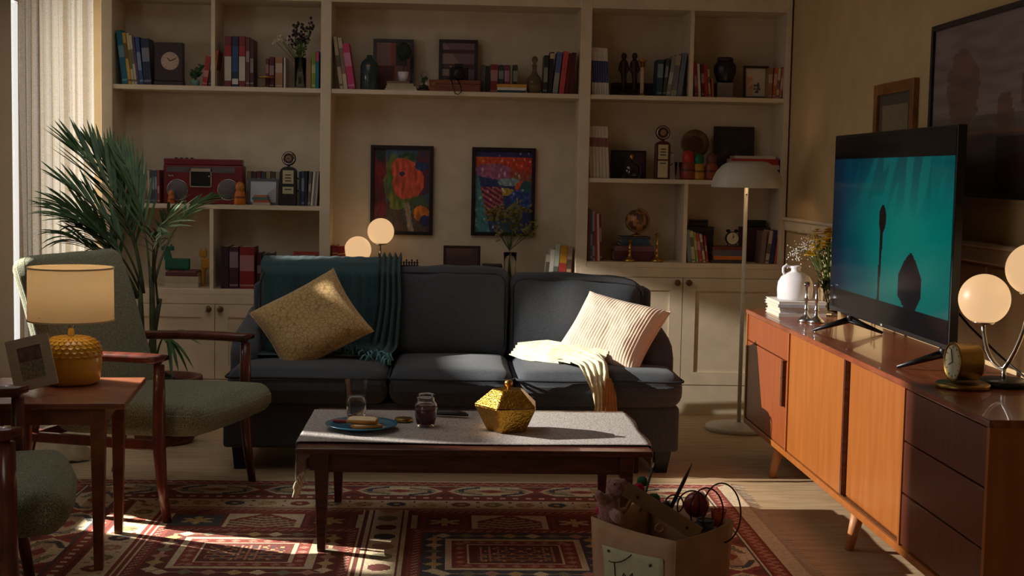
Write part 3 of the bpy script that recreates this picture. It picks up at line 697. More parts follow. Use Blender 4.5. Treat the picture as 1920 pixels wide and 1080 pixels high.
# ------------------------------------------------------------------ side table, table lamp, small photo
sz = .600
stb = thing('side_table', 'brown wooden side table carrying the yellow lamp', 'side table', (-1.093, 4.735, .010), (0, 0, math.radians(5.5)))
tw, td = .53, .60                                  # local frame: right front corner is the origin
B(-tw, 0, 0, td, sz-.032, sz-.010).build('tabletop', SIDEW, stb, world=False, bevel=.004)
for a in ((-tw+.08, -.08, .035, .053), (-tw+.08, -.08, td-.053, td-.035)): B(*a, sz-.090, sz-.032).build('apron_rail', SIDEW, stb, world=False)
for a in ((-tw+.075, -tw+.093, .045, td-.045), (-.093, -.075, .045, td-.045)): B(*a, sz-.090, sz-.032).build('apron_rail', SIDEW, stb, world=False)
for x, y in ((-tw+.068, .028), (-.120, .028), (-tw+.068, td-.08), (-.120, td-.08)):
    MB().hexa([(x+.010, y+.010), (x+.040, y+.010), (x+.040, y+.040), (x+.010, y+.040)], .0, [(x, y), (x+.052, y), (x+.052, y+.052), (x, y+.052)], sz-.032).build('leg', SIDEW, stb, world=False, bevel=.002)
LX, LY = -1.385, 5.16
tl = thing('table_lamp', 'yellow ceramic table lamp with a linen drum shade', 'lamp', (LX, LY, sz))
MUSTC = mat('mustard_ceramic', (230, 182, 62), .3, c2=(212, 162, 48), scale=12, coat=.3)
MB().lathe([(.001, 0), (.085, 0), (.100, .010), (.108, .045), (.110, .085), (.1085, .100)], (LX, LY, sz), 40, cap=False).build('base', MUSTC, tl, True)
dm = MB(); nr = 26
prof_b = [(.1075, .098), (.109, .112), (.107, .128), (.101, .143), (.091, .156), (.076, .166), (.055, .173), (.030, .176)]
for i in range(len(prof_b)-1):             # quilted upper half: raised diamonds
    r0, z0 = prof_b[i]; r1, z1 = prof_b[i+1]
    for k in range(nr):
        a0 = 2*PI*(k+.5*(i % 2))/nr; a1 = 2*PI*(k+1+.5*(i % 2))/nr; am = (a0+a1)/2
        def P_(r, a, z): return (LX+r*math.cos(a), LY+r*math.sin(a), sz+z)
        rm, zm_ = (r0+r1)/2+.0065, (z0+z1)/2+.0025
        dm.add([P_(r0, am, z0), P_(r1, a1, z1), P_(r1, a0, z1), P_(rm, am, zm_), P_(r0, a0-(a1-a0)/2, z0)], [(0, 1, 3), (1, 2, 3), (2, 0, 3), (0, 2, 4)])
dm.lathe([(.1065, .096)]+[(r-.001, z) for r, z in prof_b]+[(.001, .1765)], (LX, LY, sz), 36, cap=False)
dm.build('quilted_top', MUSTC, tl)
MB().lathe([(.012, .175), (.012, .245), (.006, .250), (.006, .30)], (LX, LY, sz), 14).build('neck', CHROME, tl, True)
SHADE = sheer('linen_shade', (214, 190, 150), .0, .38)
shd = MB().lathe([(.154, .236), (.152, .428)], (LX, LY, sz), 48, cap=False).build('shade', SHADE, tl, True)
for z in (.236, .428): MB().lathe([(.1555, z-.003), (.1555, z+.003), (.1500, z+.003), (.1500, z-.003), (.1555, z-.003)], (LX, LY, sz), 48, cap=False).build('shade_rim', cm((196, 172, 132), .9), shd, True)
MB().ball((LX, LY, sz+.33), .03, 16, 10).build('bulb', mat('lit_bulb', (255, 230, 190), .4, emit=(255, 200, 130), es=4), tl, True)
for k in range(3): MB().tube([(LX, LY, sz+.255), (LX+.155*math.cos(k*2.1), LY+.155*math.sin(k*2.1), sz+.255)], .002, 5).build('spider_arm', CHROME, tl)
lamp('table_lamp_bulb', 'POINT', (LX, LY, sz+.385), .8, (1, .80, .56), shadow_soft_size=.03)
pf = thing('photo_frame', 'tilted beige photo frame leaning beside the yellow lamp', 'photo frame', (-1.545, 4.90, sz), (math.radians(-17), 0, math.radians(8)))
pf.rotation_euler = (math.radians(-14), math.radians(-14), math.radians(6))
pf.location = (-1.440, 4.915, sz+.020)
fw, fh = .150, .185
mfr = MB(); bb = .034
mfr.box(-fw/2, -fw/2+bb, 0, .012, 0, fh); mfr.box(fw/2-bb, fw/2, 0, .012, 0, fh); mfr.box(-fw/2+bb, fw/2-bb, 0, .012, 0, bb); mfr.box(-fw/2+bb, fw/2-bb, 0, .012, fh-bb, fh)
mfr.build('frame', mat('pale_wood', (176, 158, 132), .5, c2=(158, 140, 114), scale=20, stretch=(1, 1, 8)), pf, world=False)
def ph1(u, v):
    if v > .55: return mixc((120, 84, 72), (86, 54, 50), nz(u*4, v*4)+.5)
    return mixc((96, 96, 66), (150, 128, 100), nz(u*14, v*14)*1.2+.5)
picture(MB(), (-fw/2+bb, .004, bb), (fw-2*bb, 0, 0), (0, 0, fh-2*bb), 24, 32, ph1).build('photo', vmat('print'), pf, world=False)
B(-.02, .02, .012, .016, .01, .12).build('easel_back', cm((60, 50, 44)), pf, world=False)

# ------------------------------------------------------------------ palm
PX, PY = -1.44, 7.12
palm = thing('potted_palm', 'tall potted palm behind the armchair at the curtain', 'plant', (PX, PY, 0))
MB().lathe([(.001, 0), (.13, 0), (.15, .02), (.18, .30), (.19, .31), (.19, .34), (.165, .34), (.16, .30)], (PX, PY, 0), 28, cap=False).build('pot', mat('terracotta', (120, 74, 52), .8, bump=.1, bscale=40), palm, True)
MB().lathe([(.001, .305), (.16, .305)], (PX, PY, 0), 24, cap=False).build('soil', mat('soil', (48, 36, 28), 1, bump=.6, bscale=80), palm)
STEM = mat('palm_stem', (82, 92, 56), .6, c2=(60, 66, 40), scale=20)
leafm = {}
def leaflet(parent, p, d, L, wd, droop, up):
    d = d.normalized(); sd = d.cross(up).normalized(); nrm = sd.cross(d); n = 5; vs = []; fs = []
    for i in range(n+1):
        f = i/n; c = p+d*(L*f)+Vector((0, 0, -droop*L*f*f)); w_ = wd*math.sin(PI*min(1, .12+f*.88))**.7*(1 if f < 1 else 0)+.0004
        vs += [c-sd*w_, c+nrm*(-w_*.35), c+sd*w_]
    for i in range(n):
        a = i*3; fs += [(a, a+1, a+4, a+3), (a+1, a+2, a+5, a+4)]
    mb = MB().add(vs, fs); o = mb.build('leaflet', GREEN, parent, True); return o
def frond(base, mid, tip, n, L, wd, droop=.25, spread=.9, bare=.35, r=.007, fan=False):
    b, m_, t = Vector(base), Vector(mid), Vector(tip)
    q = lambda s: b*(1-s)**2+m_*2*s*(1-s)+t*s*s
    st = MB().tube([q(i/14) for i in range(15)], [r*(1-.75*i/14) for i in range(15)], 6).build('frond', STEM, palm, True)
    for i in range(n):
        s = bare+(1-bare)*(i+.5)/n; p = q(s); tg = (q(min(1, s+.02))-q(max(0, s-.02))).normalized()
        up = Vector((0, -.35, 1)); sd = tg.cross(up).normalized()
        for k in (-1, 1):
            dd = tg*(.75+.5*s)+sd*(k*spread*(1.05-.55*s))+Vector((0, 0, .10))+Vector((random.uniform(-.1, .1), random.uniform(-.1, .1), random.uniform(-.1, .1)))
            leaflet(st, p, dd, L*(.55+.6*math.sin(PI*min(1, .15+.8*(s-bare)/(1-bare))))*random.uniform(.85, 1.1), wd, droop*random.uniform(.5, 1.3), up)
    leaflet(st, t, q(1)-q(.95), L*.6, wd, droop, Vector((0, -.35, 1)))
root = Vector((PX, PY, .31))
def fr_(px0, py0, y0, px1, py1, y1, px2, py2, y2, *a, **k): frond(aty(px0, py0, y0), aty(px1, py1, y1), aty(px2, py2, y2), *a, **k)
for (bx, by_, tx, ty, tY) in ((268, 690, 262, 520, 7.1), (288, 690, 284, 500, 7.05), (276, 690, 300, 560, 7.1), (258, 690, 240, 560, 7.15)):
    p0 = Vector((PX+random.uniform(-.04, .04), PY+random.uniform(-.04, .04), .31)); MB().tube([p0, aty(bx, by_, tY), aty((bx+tx)/2, (by_+ty)/2, tY), aty(tx, ty, tY)], [.020, .018, .016, .011], 8).build('stem', STEM, palm, True)
fr_(266, 540, 7.1, 250, 380, 7.15, 150, 285, 7.1, 13, .34, .0105, .05, .75, .30)
fr_(268, 550, 7.1, 235, 420, 7.05, 125, 345, 6.95, 10, .26, .009, .10, .75, .38)
fr_(262, 545, 7.1, 220, 440, 7.0, 125, 405, 6.9, 12, .30, .0105, .28, .85, .32)
fr_(282, 540, 7.05, 278, 400, 7.1, 232, 300, 7.2, 9, .26, .008, .02, .5, .34)
fr_(286, 530, 7.05, 296, 430, 6.95, 318, 395, 6.85, 5, .20, .008, .30, .95, .45)
fr_(290, 530, 7.05, 320, 400, 7.2, 395, 368, 7.35, 10, .15, .007, .35, .85, .50)
fr_(258, 560, 7.15, 200, 470, 7.1, 120, 440, 7.0, 9, .24, .009, .40, .8, .35)
fr_(296, 570, 7.0, 285, 470, 6.9, 292, 440, 6.8, 5, .20, .008, .55, .8, .55)
fr_(290, 690, 6.98, 302, 610, 6.95, 318, 640, 6.9, 5, .17, .009, .75, .8, .45)
fr_(256, 560, 7.15, 215, 430, 7.2, 118, 385, 7.15, 13, .27, .0095, .22, .85, .30)
fr_(262, 560, 7.1, 230, 480, 7.0, 150, 425, 6.9, 11, .24, .009, .45, .85, .30)
fr_(270, 550, 7.15, 255, 400, 7.2, 185, 290, 7.2, 12, .30, .009, .05, .7, .30)
# fan of leaves in the sun, with the sunlight lightened into their colour
b = aty(298, 424, 6.86); st = MB().tube([aty(286, 520, 7.0), aty(288, 460, 6.92), b], [.006, .005, .004], 6).build('frond', STEM, palm, True)
PALE = mat('sunlit_leaf', (170, 190, 150), .4, c2=(148, 172, 128), scale=14)
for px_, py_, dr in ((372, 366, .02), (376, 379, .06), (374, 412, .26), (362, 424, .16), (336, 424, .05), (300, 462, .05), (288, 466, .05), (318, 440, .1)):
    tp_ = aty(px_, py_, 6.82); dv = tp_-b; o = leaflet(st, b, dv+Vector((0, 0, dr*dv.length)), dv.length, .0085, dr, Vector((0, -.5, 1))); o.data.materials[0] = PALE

# ------------------------------------------------------------------ floor lamp
FX, FLY = 1.640, 7.64
fl = thing('floor_lamp', 'white floor lamp with a domed shade beside the sideboard', 'floor lamp', (FX, FLY, 0))
FLW = mat('off_white_enamel', (206, 200, 186), .4, c2=(196, 188, 172), scale=12)
MB().lathe([(.001, 0), (.185, 0), (.190, .005), (.190, .020), (.184, .026), (.03, .036), (.018, .042), (.001, .043)], (FX, FLY, 0), 48, cap=False).build('base', FLW, fl, True)
MB().lathe([(.0115, .04), (.0115, 1.44)], (FX-.004, FLY, 0), 14).build('pole', FLW, fl, True)
MB().lathe([(.004, -.013), (.004, -.010)], (FX-.003, FLY, 1.315), 10, 'y').build('switch', BLACKM, fl)
sh_ = MB().lathe([(.194, 1.352), (.197, 1.358), (.190, 1.398), (.172, 1.438), (.140, 1.474), (.100, 1.497), (.096, 1.493), (.136, 1.470), (.168, 1.434), (.186, 1.396), (.192, 1.358), (.194, 1.352)], (FX, FLY, 0), 56, cap=False).build('shade', FLW, fl, True)
for k in range(3): MB().tube([(FX, FLY, 1.425), (FX+.170*math.cos(k*2.1), FLY+.170*math.sin(k*2.1), 1.425)], .003, 5).build('shade_arm', FLW, fl)
MB().ball((FX, FLY, 1.455), .026).build('bulb', MATS['lit_bulb'], fl, True)
lamp('floor_lamp_bulb', 'POINT', (FX, FLY-.05, 1.445), .5, (1, .68, .38), shadow_soft_size=.03)

# ------------------------------------------------------------------ sideboard
KX, KXB, KY0, KY1, KZ0, KZ = 1.512, 1.950, 3.76, 6.955, .165, .745
sb = thing('sideboard', 'long teak sideboard with sliding doors below the television', 'sideboard', (1.73, 5.36, 0))
B(KX-.004, KXB, KY0, KY1, KZ-.022, KZ).build('top', TEAKT, sb, bevel=.003)
B(KX, KXB, KY0+.004, KY1-.004, KZ0, KZ0+.026).build('bottom', TEAK, sb, bevel=.003)
for y in (KY0+.004, KY1-.024): B(KX, KXB, y, y+.020, KZ0+.026, KZ-.022).build('end_panel', TEAK, sb)
B(KXB-.010, KXB, KY0+.024, KY1-.024, KZ0+.026, KZ-.022).build('back_panel', TEAKR, sb)
for y in (6.083, 4.505): B(KX+.002, KXB-.010, y-.008, y+.008, KZ0+.026, KZ-.022).build('partition', TEAK, sb)
zA, zB = KZ0+.030, KZ-.026
o = B(KX+.006, KX+.024, 6.094, 6.930, .592, zB).build('drawer', TEAKR, sb, bevel=.002)
o = B(KX+.006, KX+.024, 6.094, 6.930, zA, .586).build('door', TEAKR, sb, bevel=.002)
B(KX-.012, KX+.006, 6.120, 6.150, .385, .592).build('handle', DARKW, o, bevel=.002)
MB().lathe([(.006, KX+.003), (.006, KX+.0065)], (0, 6.215, .50), 10, 'x').build('keyhole', BRASS, o)
B(KX+.008, KX+.022, 5.232, 6.072, zA, zB).build('sliding_door', TEAK, sb, bevel=.0015)
B(KX+.028, KX+.042, 4.516, 5.30, zA, zB).build('sliding_door', TEAK, sb, bevel=.0015)
B(KX+.0085, KX+.026, 5.212, 5.232, zA, zB).build('door_edge_pull', DARKW, sb)
for xo in (.012, .032): B(KX+xo, KX+xo+.004, 4.516, 6.072, KZ0+.026, KZ0+.031).build('door_track', cm((150, 140, 130), .3, 1), sb)
dz = (zB-zA)/3
for k in range(3): B(KX+.006, KX+.024, 3.788, 4.494, zA+dz*k+.003, zA+dz*(k+1)-.003).build('drawer', mat('shaded_drawer_front', (112, 56, 38), .38, c2=(98, 48, 32), scale=7, stretch=(6, 6, .7), coat=.1), sb, bevel=.002)  # fronts coloured darker to stand in for the shade at this end
for y in (6.40, 5.13, 3.98):
    for x, s in ((KX+.06, -1), (KXB-.06, 1)):
        MB().tube([(x+s*.035, y, 0), (x, y, KZ0)], [.016, .028], 14).build('leg', mat('pale_leg_wood', (206, 140, 92), .45, c2=(190, 122, 76), scale=10, stretch=(4, 4, 1)), sb, True)

# ------------------------------------------------------------------ television
VX = 1.735
tv = thing('television', 'black flat television showing a teal underwater picture', 'television', (VX, 5.44, KZ))
tz0, tz1, ty0, ty1 = .822, 1.600, 4.690, 6.205
B(VX-.010, VX+.022, ty0, ty1, tz0, tz1).build('housing', BLACKM, tv, bevel=.003)
B(VX+.022, VX+.065, ty0+.25, ty1-.25, tz0+.03, tz0+.42).build('rear_box', BLACKM, tv, bevel=.008)
PT = (1655, 0)
def yof(px_, py_): return (ty1-atx(px_, py_, VX-.012).y)/(ty1-ty0)
def vof(px_, py_): return (atx(px_, py_, VX-.012).z-tz0)/(tz1-tz0)
BARK = [(yof(1654, 388), vof(1654, 388)), (yof(1655, 420), vof(1655, 420)), (yof(1652, 560), vof(1652, 560))]
LEAF = [(yof(x, y), vof(x, y)) for x, y in ((1708, 476), (1718, 495), (1728, 530), (1726, 570), (1715, 590), (1695, 585), (1682, 560), (1684, 520), (1696, 492))]
def inpoly(x, y, P):
    c = False; j = len(P)-1
    for i in range(len(P)):
        if (P[i][1] > y) != (P[j][1] > y) and x < (P[j][0]-P[i][0])*(y-P[i][1])/(P[j][1]-P[i][1])+P[i][0]: c = not c
        j = i
    return c
def screen(u, v):
    if v > .876 or v < .118: return (10, 8, 8)
    g = math.exp(-((u-.72)**2*2.2+(v-.38)**2*2.0))
    c = mixc((2, 44, 62), (0, 124, 112), g*1.05)
    c = mixc(c, (6, 30, 66), max(0, .42-u)*1.5*(1-v*.3)+.25*nz(u*5, v*3)*(u < .45))
    if v > .55:                                    # dark drifting plant streaks at the top
        s = nz(u*16-v*5, v*3); c = mixc(c, (4, 40, 52), (s > .05)*.5*min(1, (v-.55)*3)*(1 if u < .85 else .4))
    if u < .16: c = mixc(c, (28, 18, 26), (.16-u)*3.2)
    hx, hy = BARK[0][0]+.006, (BARK[0][1]+BARK[1][1])/2-.02
    if ((u-hx)/.030)**2+((v-hy)/.075)**2 < 1: return (28, 18, 20)
    lo = .118
    if lo < v < hy and abs(u-(hx-.016*(hy-v)/(hy-lo))) < .011-.004*(hy-v): return (26, 18, 20)
    if inpoly(u, v, LEAF): return (22, 18, 22)
    return c
picture(MB(), (VX-.0115, ty1-.012, tz0+.018), (0, -(ty1-ty0-.024), 0), (0, 0, tz1-tz0-.030), 170, 96, screen).build('screen', vmat('tv_screen', .10, emit=.60, spec=.08), tv)
B(VX-.0125, VX-.010, 5.425, 5.445, tz0+.006, tz0+.014).build('badge', cm((170, 170, 170), .4), tv)
for y in (5.905, 4.76):
    f = MB(); q = .010
    f.tube([(VX, y, tz0+.006), (VX, y, tz0-.022)], [.017, .019], 8)
    f.tube([(VX+.005, y, tz0-.016), (VX-.155, y+.03, KZ+.006)], [.016, .006], 8); f.tube([(VX-.005, y, tz0-.016), (VX+.135, y-.03, KZ+.006)], [.016, .006], 8)
    f.build('stand_foot', BLACKM, tv, True)
cbl = MB().tube([(VX+.045, 4.86, .98), (VX+.10, 4.80, .90), (VX+.16, 4.70, .82), (VX+.20, 4.55, .757), (VX+.205, 4.2, .751)], .004, 6)
cbl.build('cable', BLACKM, tv, True)

# ------------------------------------------------------------------ globe lamps
def globe_lamp(label, gl, base, r, stem, holder_m=CHROME, power=1.0):
    t = thing('globe_lamp', label, 'lamp', base, group='opal globe lamps')
    bx, by, bz = base
    MB().lathe([(.001, 0), (.085, 0), (.088, .004), (.088, .018), (.080, .022), (.001, .023)], base, 32, cap=False).build('base', BLACKM, t, True)
    for pts in stem: MB().tube(pts, .0075, 10).build('arm', holder_m, t, True)
    for g in gl:
        g = Vector(g)
        o = MB().ball(g, r, 36, 24, cut=-.90).build('globe', GLOBE, t, True)
        MB().lathe([(.010, -r*1.0), (.034, -r*.985), (r*.44, -r*.93), (r*.45, -r*.89), (.002, -r*.89)], g, 24).build('cup', holder_m, o, True)
    return t
zl_ = .72
g1 = aty(671, 468, 8.20); g2 = aty(714, 434, 8.24); bx_ = aty(712, 500, 8.24).x
globe_lamp('two-globe lamp glowing behind the sofa back', [g1, g2], (bx_, 8.245, zl_), .0785,
           [[(bx_, 8.245, zl_+.02), (bx_, 8.245, g2.z-.07)], [(bx_, 8.245, zl_+.09), ((bx_+g1.x)/2, 8.225, zl_+.07), (g1.x, 8.20, zl_+.10), (g1.x, 8.20, g1.z-.07)]])
h1 = atx(1846, 561, 1.76); h2 = atx(1936, 505, 1.86); R_ = .083
mid_ = Vector(((h1.x+h2.x)/2, (h1.y+h2.y)/2, 0)); arc = []
for k in range(15):
    a = PI*k/14; f = (1-math.cos(a))/2; p = h1.lerp(h2, f); top = h1.z-.09 if k < 7 else h2.z-.09
    arc.append(Vector((p.x, p.y, min(h1.z, h2.z)-.075-.145*math.sin(a)+(max(0, f-.5)*2*(h2.z-h1.z)))))
bz_ = min(a.z for a in arc); bp = min(arc, key=lambda a: a.z)
globe_lamp('two-globe lamp glowing at the right end of the sideboard', [h1, h2], (bp.x, bp.y, KZ), R_, [arc, [(bp.x, bp.y, KZ+.02), (bp.x, bp.y, bp.z)]])

# ------------------------------------------------------------------ things on the sideboard
def flatbook(label, x0, x1, y0, y1, z0, t, col, group, cat='book', hard=.0022, name='book', yaw=0, pages=None):
    cx_, cy_ = (x0+x1)/2, (y0+y1)/2; b = thing(name, label, cat, (cx_, cy_, z0), (0, 0, yaw), group)
    hx, hy = (x1-x0)/2, (y1-y0)/2; m_ = cm(col, .55)
    MB().box(-hx, hx, -hy, hy, 0, hard).box(-hx, hx, -hy, hy, t-hard, t).box(-hx, hx, -hy, -hy+hard, hard, t-hard).build('cover', m_, b, world=False)
    B(-hx+.004, hx-.004, -hy+hard, hy-.005, hard, t-hard).build('pages', pages or PAGES, b, world=False)
    return b
ORD = ['lowest', 'second', 'third', 'fourth', 'fifth', 'topmost']
z = KZ
p0 = atz(1442, 596, KZ)
for k, (c, t_, jx) in enumerate((((224, 222, 224), .016, 0), ((206, 206, 212), .014, .008), ((214, 212, 210), .014, .004), ((196, 202, 214), .015, -.006), ((226, 220, 214), .013, .0))):
    flatbook('%s of five pale magazines stacked under the stoneware jug' % (['lowest', 'second', 'middle', 'fourth', 'topmost'][k]), 1.585+jx, 1.815+jx, 6.575+jx, 6.86+jx, z, t_, c, 'magazines under the jug', 'magazine', name='magazine'); z += t_
ZJ = z
jg = thing('stoneware_jug', 'round white stoneware jug on the stack of magazines', 'jug', (1.695, 6.72, ZJ))
MB().lathe([(.001, 0), (.078, 0), (.084, .006), (.087, .05), (.083, .085), (.068, .112), (.042, .130), (.024, .138), (.022, .150), (.027, .156), (.027, .164), (.020, .165), (.018, .14)], (1.695, 6.72, ZJ), 36, cap=False).build('body', WHITEC, jg, True)
MB().tube([(1.672, 6.72, ZJ+.158), (1.648, 6.72, ZJ+.168), (1.634, 6.72, ZJ+.155), (1.634, 6.72, ZJ+.135), (1.642, 6.72, ZJ+.118)], .0065, 8).build('handle', WHITEC, jg, True)
def candlestick(label, p, h, m_, parent_group, s=1.0):
    t = thing('candlestick', label, 'candlestick', p, group=parent_group)
    MB().lathe([(.001, 0), (.038*s, 0), (.040*s, .006), (.030*s, .016), (.012*s, .030), (.008*s, .05), (.013*s, .058), (.008*s, .066), (.007*s, h*.55), (.013*s, h*.58), (.009*s, h*.62), (.007*s, h*.86), (.013*s, h*.90)], p, 20, cap=False).build('stick', m_, t, True)
    MB().lathe([(.010*s, h*.90), (.019*s, h*.93), (.019*s, h*.95), (.012*s, h*.96), (.011*s, h), (.008*s, h), (.008*s, h*.95)], p, 20, cap=False).build('socket', m_, t, True)
    return t
q = atz(1511, 603, KZ); candlestick('silver candlestick nearer the jug on the sideboard', (q.x, q.y, KZ), .185, SILVER, 'silver candlesticks')
q = atz(1530, 605, KZ); candlestick('silver candlestick nearer the television foot', (q.x, q.y, KZ), .185, SILVER, 'silver candlesticks')
YEL = mat('yellow_petals', (244, 208, 44), .6, c2=(232, 186, 30), scale=40)
LEAFG = mat('leaf_green', (84, 108, 48), .6, c2=(60, 84, 34), scale=20)
vp = Vector((1.872, 6.72, KZ))
vs_ = thing('flower_vase', 'glass vase of yellow flowers and gypsophila by the television', 'vase', vp)
MB().lathe([(.001, 0), (.036, 0), (.038, .004), (.036, .10), (.040, .17), (.037, .17), (.033, .10), (.034, .008), (.001, .007)], vp, 28, cap=False).build('vase', GLASS, vs_, True)
for k in range(15):
    hd = aty(1514+48*random.random(), 434+46*random.random()**1.6, 6.64+.14*random.random()); b0 = vp+Vector((random.uniform(-.02, .02), random.uniform(-.02, .02), .02))
    st = MB().tube([b0, b0.lerp(hd, .5)+Vector((0, 0, .03)), hd], .0022, 5).build('flower_stem', LEAFG, vs_, True)
    fl_ = MB(); nP = 11
    for ring, (rr, zz, n_) in enumerate(((.038, .0, 14), (.030, .010, 12), (.018, .018, 9))):
        for i in range(n_):
            a = 2*PI*i/n_+ring*.3; d = Vector((math.cos(a), math.sin(a), 0)); s2 = Vector((-d.y, d.x, 0)); c0 = hd+Vector((0, 0, zz))
            fl_.add([c0+s2*.002, c0+d*rr*.6+s2*.006+Vector((0, 0, .006)), c0+d*rr+Vector((0, 0, .002+.004*ring)), c0+d*rr*.6-s2*.006+Vector((0, 0, .006)), c0-s2*.002], [(0, 1, 2, 3, 4)])
    fl_.build('flower_head', YEL, st)
    for i in range(7):
        f = .22+.1*i; pp = b0.lerp(hd, f)+Vector((0, 0, .03*4*f*(1-f))); a = random.uniform(0, 6.28); d = Vector((math.cos(a), math.sin(a), .6)).normalized(); s2 = d.cross(Vector((0, 0, 1))).normalized()
        MB().add([pp, pp+d*.03+s2*.009, pp+d*.06, pp+d*.03-s2*.009], [(0, 1, 2, 3)]).build('leaf', LEAFG, st)
gy_ = MB(); gs_ = MB()
for k in range(150):
    f = random.random(); p = aty(1484+44*f+random.gauss(0, 7), 478-26*f+random.gauss(0, 12), 6.62+.1*random.random()); gy_.ball(p, random.uniform(.0022, .0040), 6, 4)
    if k % 12 == 0: gs_.tube([vp+Vector((0, 0, .15)), vp.lerp(p, .55)+Vector((0, 0, .12)), p], .0008, 4)
o = gy_.build('gypsophila', cm((232, 228, 222), .8), vs_); o['kind'] = 'stuff'
gs_.build('gypsophila_stems', LEAFG, vs_)
ck = thing('desk_clock', 'round brass desk clock on an oval stand on the sideboard', 'clock', (1.655, 4.36, KZ), (0, 0, math.radians(5)))
MB().lathe([(.001, 0), (.082, 0), (.086, .004), (.086, .014), (.078, .018), (.001, .018)], (0, 0, 0), 36, cap=False).build('stand', mat('aged_brass', (150, 122, 62), .35, 1), ck, True, world=False)
cbm = mat('aged_brass', (150, 122, 62), .35, 1)
cs_ = MB().lathe([(.001, .045), (.055, .045), (.060, .040), (.060, -.030), (.064, -.034), (.064, -.040), (.057, -.041), (.055, -.036), (.001, -.035)], (.0, 0, .084), 36, 'x', cap=False).build('case', cbm, ck, True, world=False)
MB().lathe([(.001, -.0365), (.0545, -.0365)], (0, 0, .084), 36, 'x', cap=False).build('dial', mat('aged_dial', (196, 188, 160), .4, c2=(170, 160, 130), scale=14), cs_, world=False)
for L_, a in ((.030, 2.0), (.042, .3)): MB().tube([(-.0385, 0, .084), (-.0385, L_*math.sin(a), .084+L_*math.cos(a))], .0014, 5).build('hand', BLACKM, cs_, world=False)
for k in range(12): a = k*PI/6; MB().tube([(-.038, .044*math.sin(a), .084+.044*math.cos(a)), (-.038, .050*math.sin(a), .084+.050*math.cos(a))], .0012, 4).build('hour_mark', BLACKM, cs_, world=False)

# ------------------------------------------------------------------ pictures on the right wall
def wallpic(label, y0, y1, z0, z1, bw, fm, fn, mat_w=0, matc=(170, 150, 120)):
    x = XR; t = thing('wall_picture', label, 'picture', (x, (y0+y1)/2, z0)); d = .025
    f = MB(); f.box(x-d, x-.001, y0, y0+bw, z0, z1).box(x-d, x-.001, y1-bw, y1, z0, z1).box(x-d, x-.001, y0+bw, y1-bw, z0, z0+bw).box(x-d, x-.001, y0+bw, y1-bw, z1-bw, z1)
    f.build('frame', fm, t, bevel=.002)
    B(x-.010, x-.002, y0+bw, y1-bw, z0+bw, z1-bw).build('mount', cm(matc, .8), t)
    m_ = bw+mat_w; picture(MB(), (x-.012, y1-m_, z0+m_), (0, -(y1-y0-2*m_), 0), (0, 0, z1-z0-2*m_), 72, 54, fn).build('print', vmat('print'), t)
    B(x-.0165, x-.0150, y0+bw, y1-bw, z0+bw, z1-bw).build('pane', satin_pane(), t)
def land(u, v):
    sky = mixc((176, 148, 142), (150, 126, 124), v); c = sky
    if v < .45: c = mixc((132, 108, 100), (108, 82, 74), (.45-v)*2)
    for cx_, cy_, rx, ry in ((.24, .62, .13, .24), (.80, .6, .15, .22), (.55, .45, .06, .12)):
        e = ((u-cx_)/rx)**2+((v-cy_)/ry)**2+.6*nz(u*14, v*14)
        if e < 1: c = mixc(c, (126, 82, 62), .75)
    if u > .50 and v < .32: c = (76, 52, 48)
    if abs(v-.34) < .015: c = (150, 104, 78)
    return mixc(c, (70, 50, 48), .4*nz(u*6+4, v*20)+.1)
wallpic('large dark framed landscape print on the right wall', 4.28, 5.685, 1.345, 2.035, .022, mat('black_frame', (34, 26, 26), .35), land)
def smallp(u, v):
    c = (150, 132, 96)
    if v < .35+.18*nz(u*5, 1): c = (104, 86, 54)
    if abs(u-.62) < .12 and v < .5: c = (86, 62, 38)
    return mixc(c, (120, 100, 70), .5*nz(u*10, v*10)+.2)
wallpic('small gilt framed picture above the television', 5.875, 6.435, 1.36, 1.843, .050, mat('gilt_wood', (146, 92, 40), .4, c2=(112, 66, 28), scale=14), smallp, .05, (96, 84, 66))

# ------------------------------------------------------------------ paper bag of toys
ZB = .36
bL, bF, bR = atz(1108, 968, ZB), atz(1268, 1015, ZB), atz(1376, 975, ZB); bK = bL+bR-bF
cb = (bL+bR)/2
bag = thing('paper_bag', 'brown paper bag full of toys with a child drawing on it', 'bag', (cb.x, cb.y, .012))
PAPER = mat('kraft_paper', (190, 152, 118), .85, c2=(172, 134, 102), scale=8, bump=.2, bscale=14)
def wall_(a, b, name):
    n = 10; mb = MB()
    nr_ = Vector((b.y-a.y, -(b.x-a.x), 0)).normalized()
    def f(u, v, off):
        p = a.lerp(b, u); q = cb.lerp(Vector((p.x, p.y, 0)), .90+.10*v); bow = .010*math.sin(PI*u)*math.sin(PI*v*.9)
        return Vector((q.x, q.y, .012))+nr_*(bow+off)+Vector((0, 0, (ZB-.012)*v-.006*math.sin(PI*u)*v))
    mb.grid(lambda u, v: f(u, v, 0), n, n); o = mb.build(name, PAPER, bag, True); s = o.modifiers.new('t', 'SOLIDIFY'); s.thickness = .0022
    return f
cb.z = 0
for k_, (a, b) in enumerate(((bL, bF), (bF, bR), (bR, bK), (bK, bL))):
    f_ = wall_(a, b, 'side_panel')
    if k_ == 0: front = f_
lo = [cb.lerp(Vector((p.x, p.y, 0)), .90) for p in (bL, bF, bR, bK)]
MB().hexa([(p.x, p.y) for p in lo], .0125, [(p.x, p.y) for p in lo], .016).build('bottom_panel', PAPER, bag)
